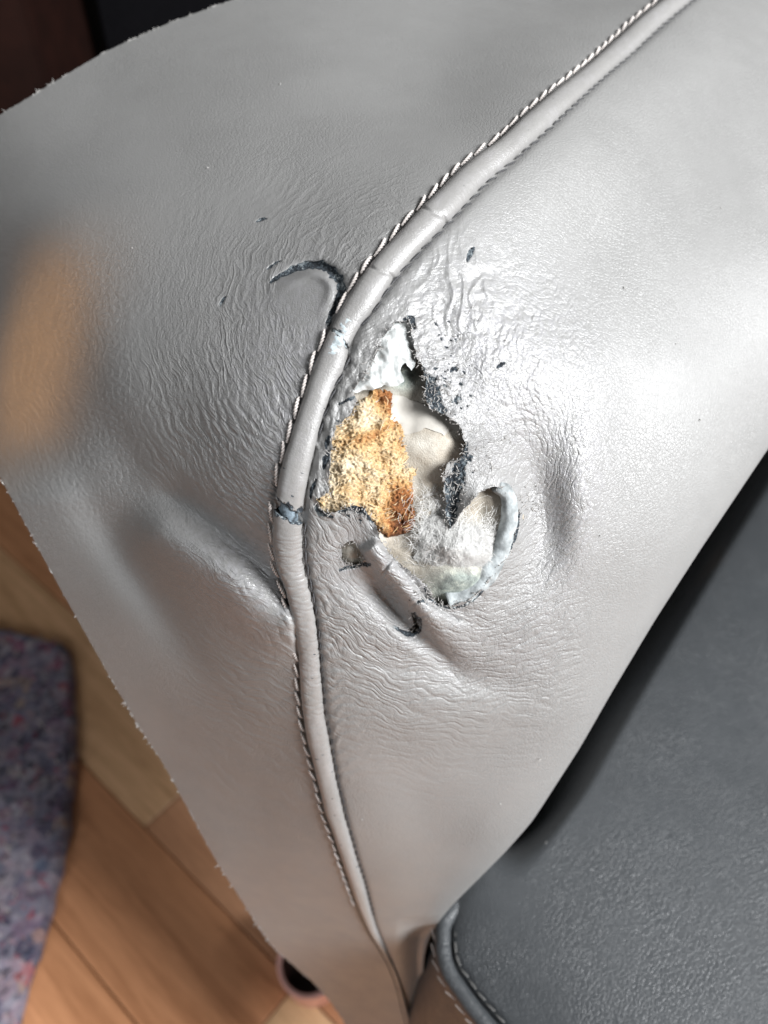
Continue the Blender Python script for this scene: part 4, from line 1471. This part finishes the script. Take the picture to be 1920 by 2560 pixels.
for _ in range(1500):
    x = random.uniform(x0, x1); y = random.uniform(y0, y1)
    if not inside(np.array([x]), np.array([y]), fr_)[0]: continue
    a = random.uniform(0, 6.28); ln = random.uniform(0.003, 0.011); k = random.choices(range(6), (5, 3, 1, 3, 3, 2))[0]
    pts = []
    for j in range(5):
        pts.append((x, y, ZF + 0.001 + random.uniform(0, 0.0022))); x += math.cos(a) * ln / 4; y += math.sin(a) * ln / 4; a += random.gauss(0, 0.5)
    vv, ff = tube(np.array(pts), random.uniform(0.0003, 0.0009), 4, False)
    bags[k].add(vv, ff)
for bgx, mt in zip(bags, mats_):
    tag(bgx.build("felt_fibres", mt, FELT), kind="stuff")

# ------------------------------------------------------------------ pink cup on the floor, half hidden by the arm
cc = on_plane(776, 2404, 0.045)
CUP = thing("cup", (cc[0], cc[1], 0.0), "small pink cup with a dark inside, on the floor behind the arm's lower edge", "cup")


def lathe(profile, n=48):
    pr = np.array(profile); a = np.linspace(0, 2 * np.pi, n, endpoint=False)
    v = np.stack([pr[:, 0][:, None] * np.cos(a), pr[:, 0][:, None] * np.sin(a), np.repeat(pr[:, 1][:, None], n, 1)], -1).reshape(-1, 3)
    idx = np.arange(len(pr) * n).reshape(len(pr), n)
    f = np.stack([idx[:-1], np.roll(idx, -1, 1)[:-1], np.roll(idx, -1, 1)[1:], idx[1:]], -1).reshape(-1, 4)
    return v, f


def local(name, v, f, mat, parent):
    o = new_mesh(name, v, f, mat, None, True)
    o.parent = parent
    return o


M_pink = simple("pink_plastic", (0.80, 0.45, 0.40), 0.35, 60, 0.06, 0.0)
M_dark = simple("dark_brown_inside", (0.035, 0.016, 0.012), 0.5, 80, 0.2, 0.0)
v_, f_ = lathe([(0.001, 0.0), (0.023, 0.0), (0.0245, 0.002), (0.0275, 0.040), (0.0288, 0.044), (0.0288, 0.0455), (0.0270, 0.0464), (0.0242, 0.0448)])
local("cup_wall", v_, f_, M_pink, CUP)
v_, f_ = lathe([(0.0241, 0.0446), (0.0225, 0.012), (0.020, 0.006), (0.0005, 0.005)])
local("cup_inside", v_, f_, M_dark, CUP)

# ------------------------------------------------------------------ dark furniture, and a block for the dark gap, beyond the raw upper edge
def boxm(name, x0, x1, y0, y1, z0, z1, mat, parent=None, bev=0.004):
    import bmesh
    bm = bmesh.new()
    bmesh.ops.create_cube(bm, size=1)
    for vv in bm.verts:
        vv.co = ((x0 + x1) / 2 + vv.co.x * (x1 - x0), (y0 + y1) / 2 + vv.co.y * (y1 - y0), (z0 + z1) / 2 + vv.co.z * (z1 - z0))
    bmesh.ops.bevel(bm, geom=bm.edges[:], offset=bev, segments=2, affect='EDGES')
    me = bpy.data.meshes.new(name); bm.to_mesh(me); bm.free()
    me.materials.append(mat)
    return link(name, me, parent)


M_cab = simple("dark_red_brown_wood", (0.012, 0.0035, 0.0022), 0.7, 30, 0.3, 0.0003, 0.15)
M_blk = simple("black_gap", (0.004, 0.004, 0.005), 0.9, 200, 0.3, 0.0005, 0.05)
CAB = thing("cabinet", (-0.9, 1.25, 0.0), "dark reddish brown furniture in shadow at the upper left", "cabinet")
boxm("carcass", -1.40, -0.37, 0.95, 1.40, 0.06, 0.95, M_cab, CAB)
boxm("plinth", -1.36, -0.39, 0.98, 1.38, 0.0, 0.058, M_cab, CAB)
boxm("top", -1.42, -0.36, 0.93, 1.42, 0.952, 0.975, M_cab, CAB)
GAP = boxm("black_gap", -0.345, 0.25, 1.10, 1.25, 0.0, 0.92, M_blk)  # added black block, stands in for the dark gap beside the cabinet
tag(GAP, "black block put in for the dark gap behind the arm's raw upper edge", "dark block")
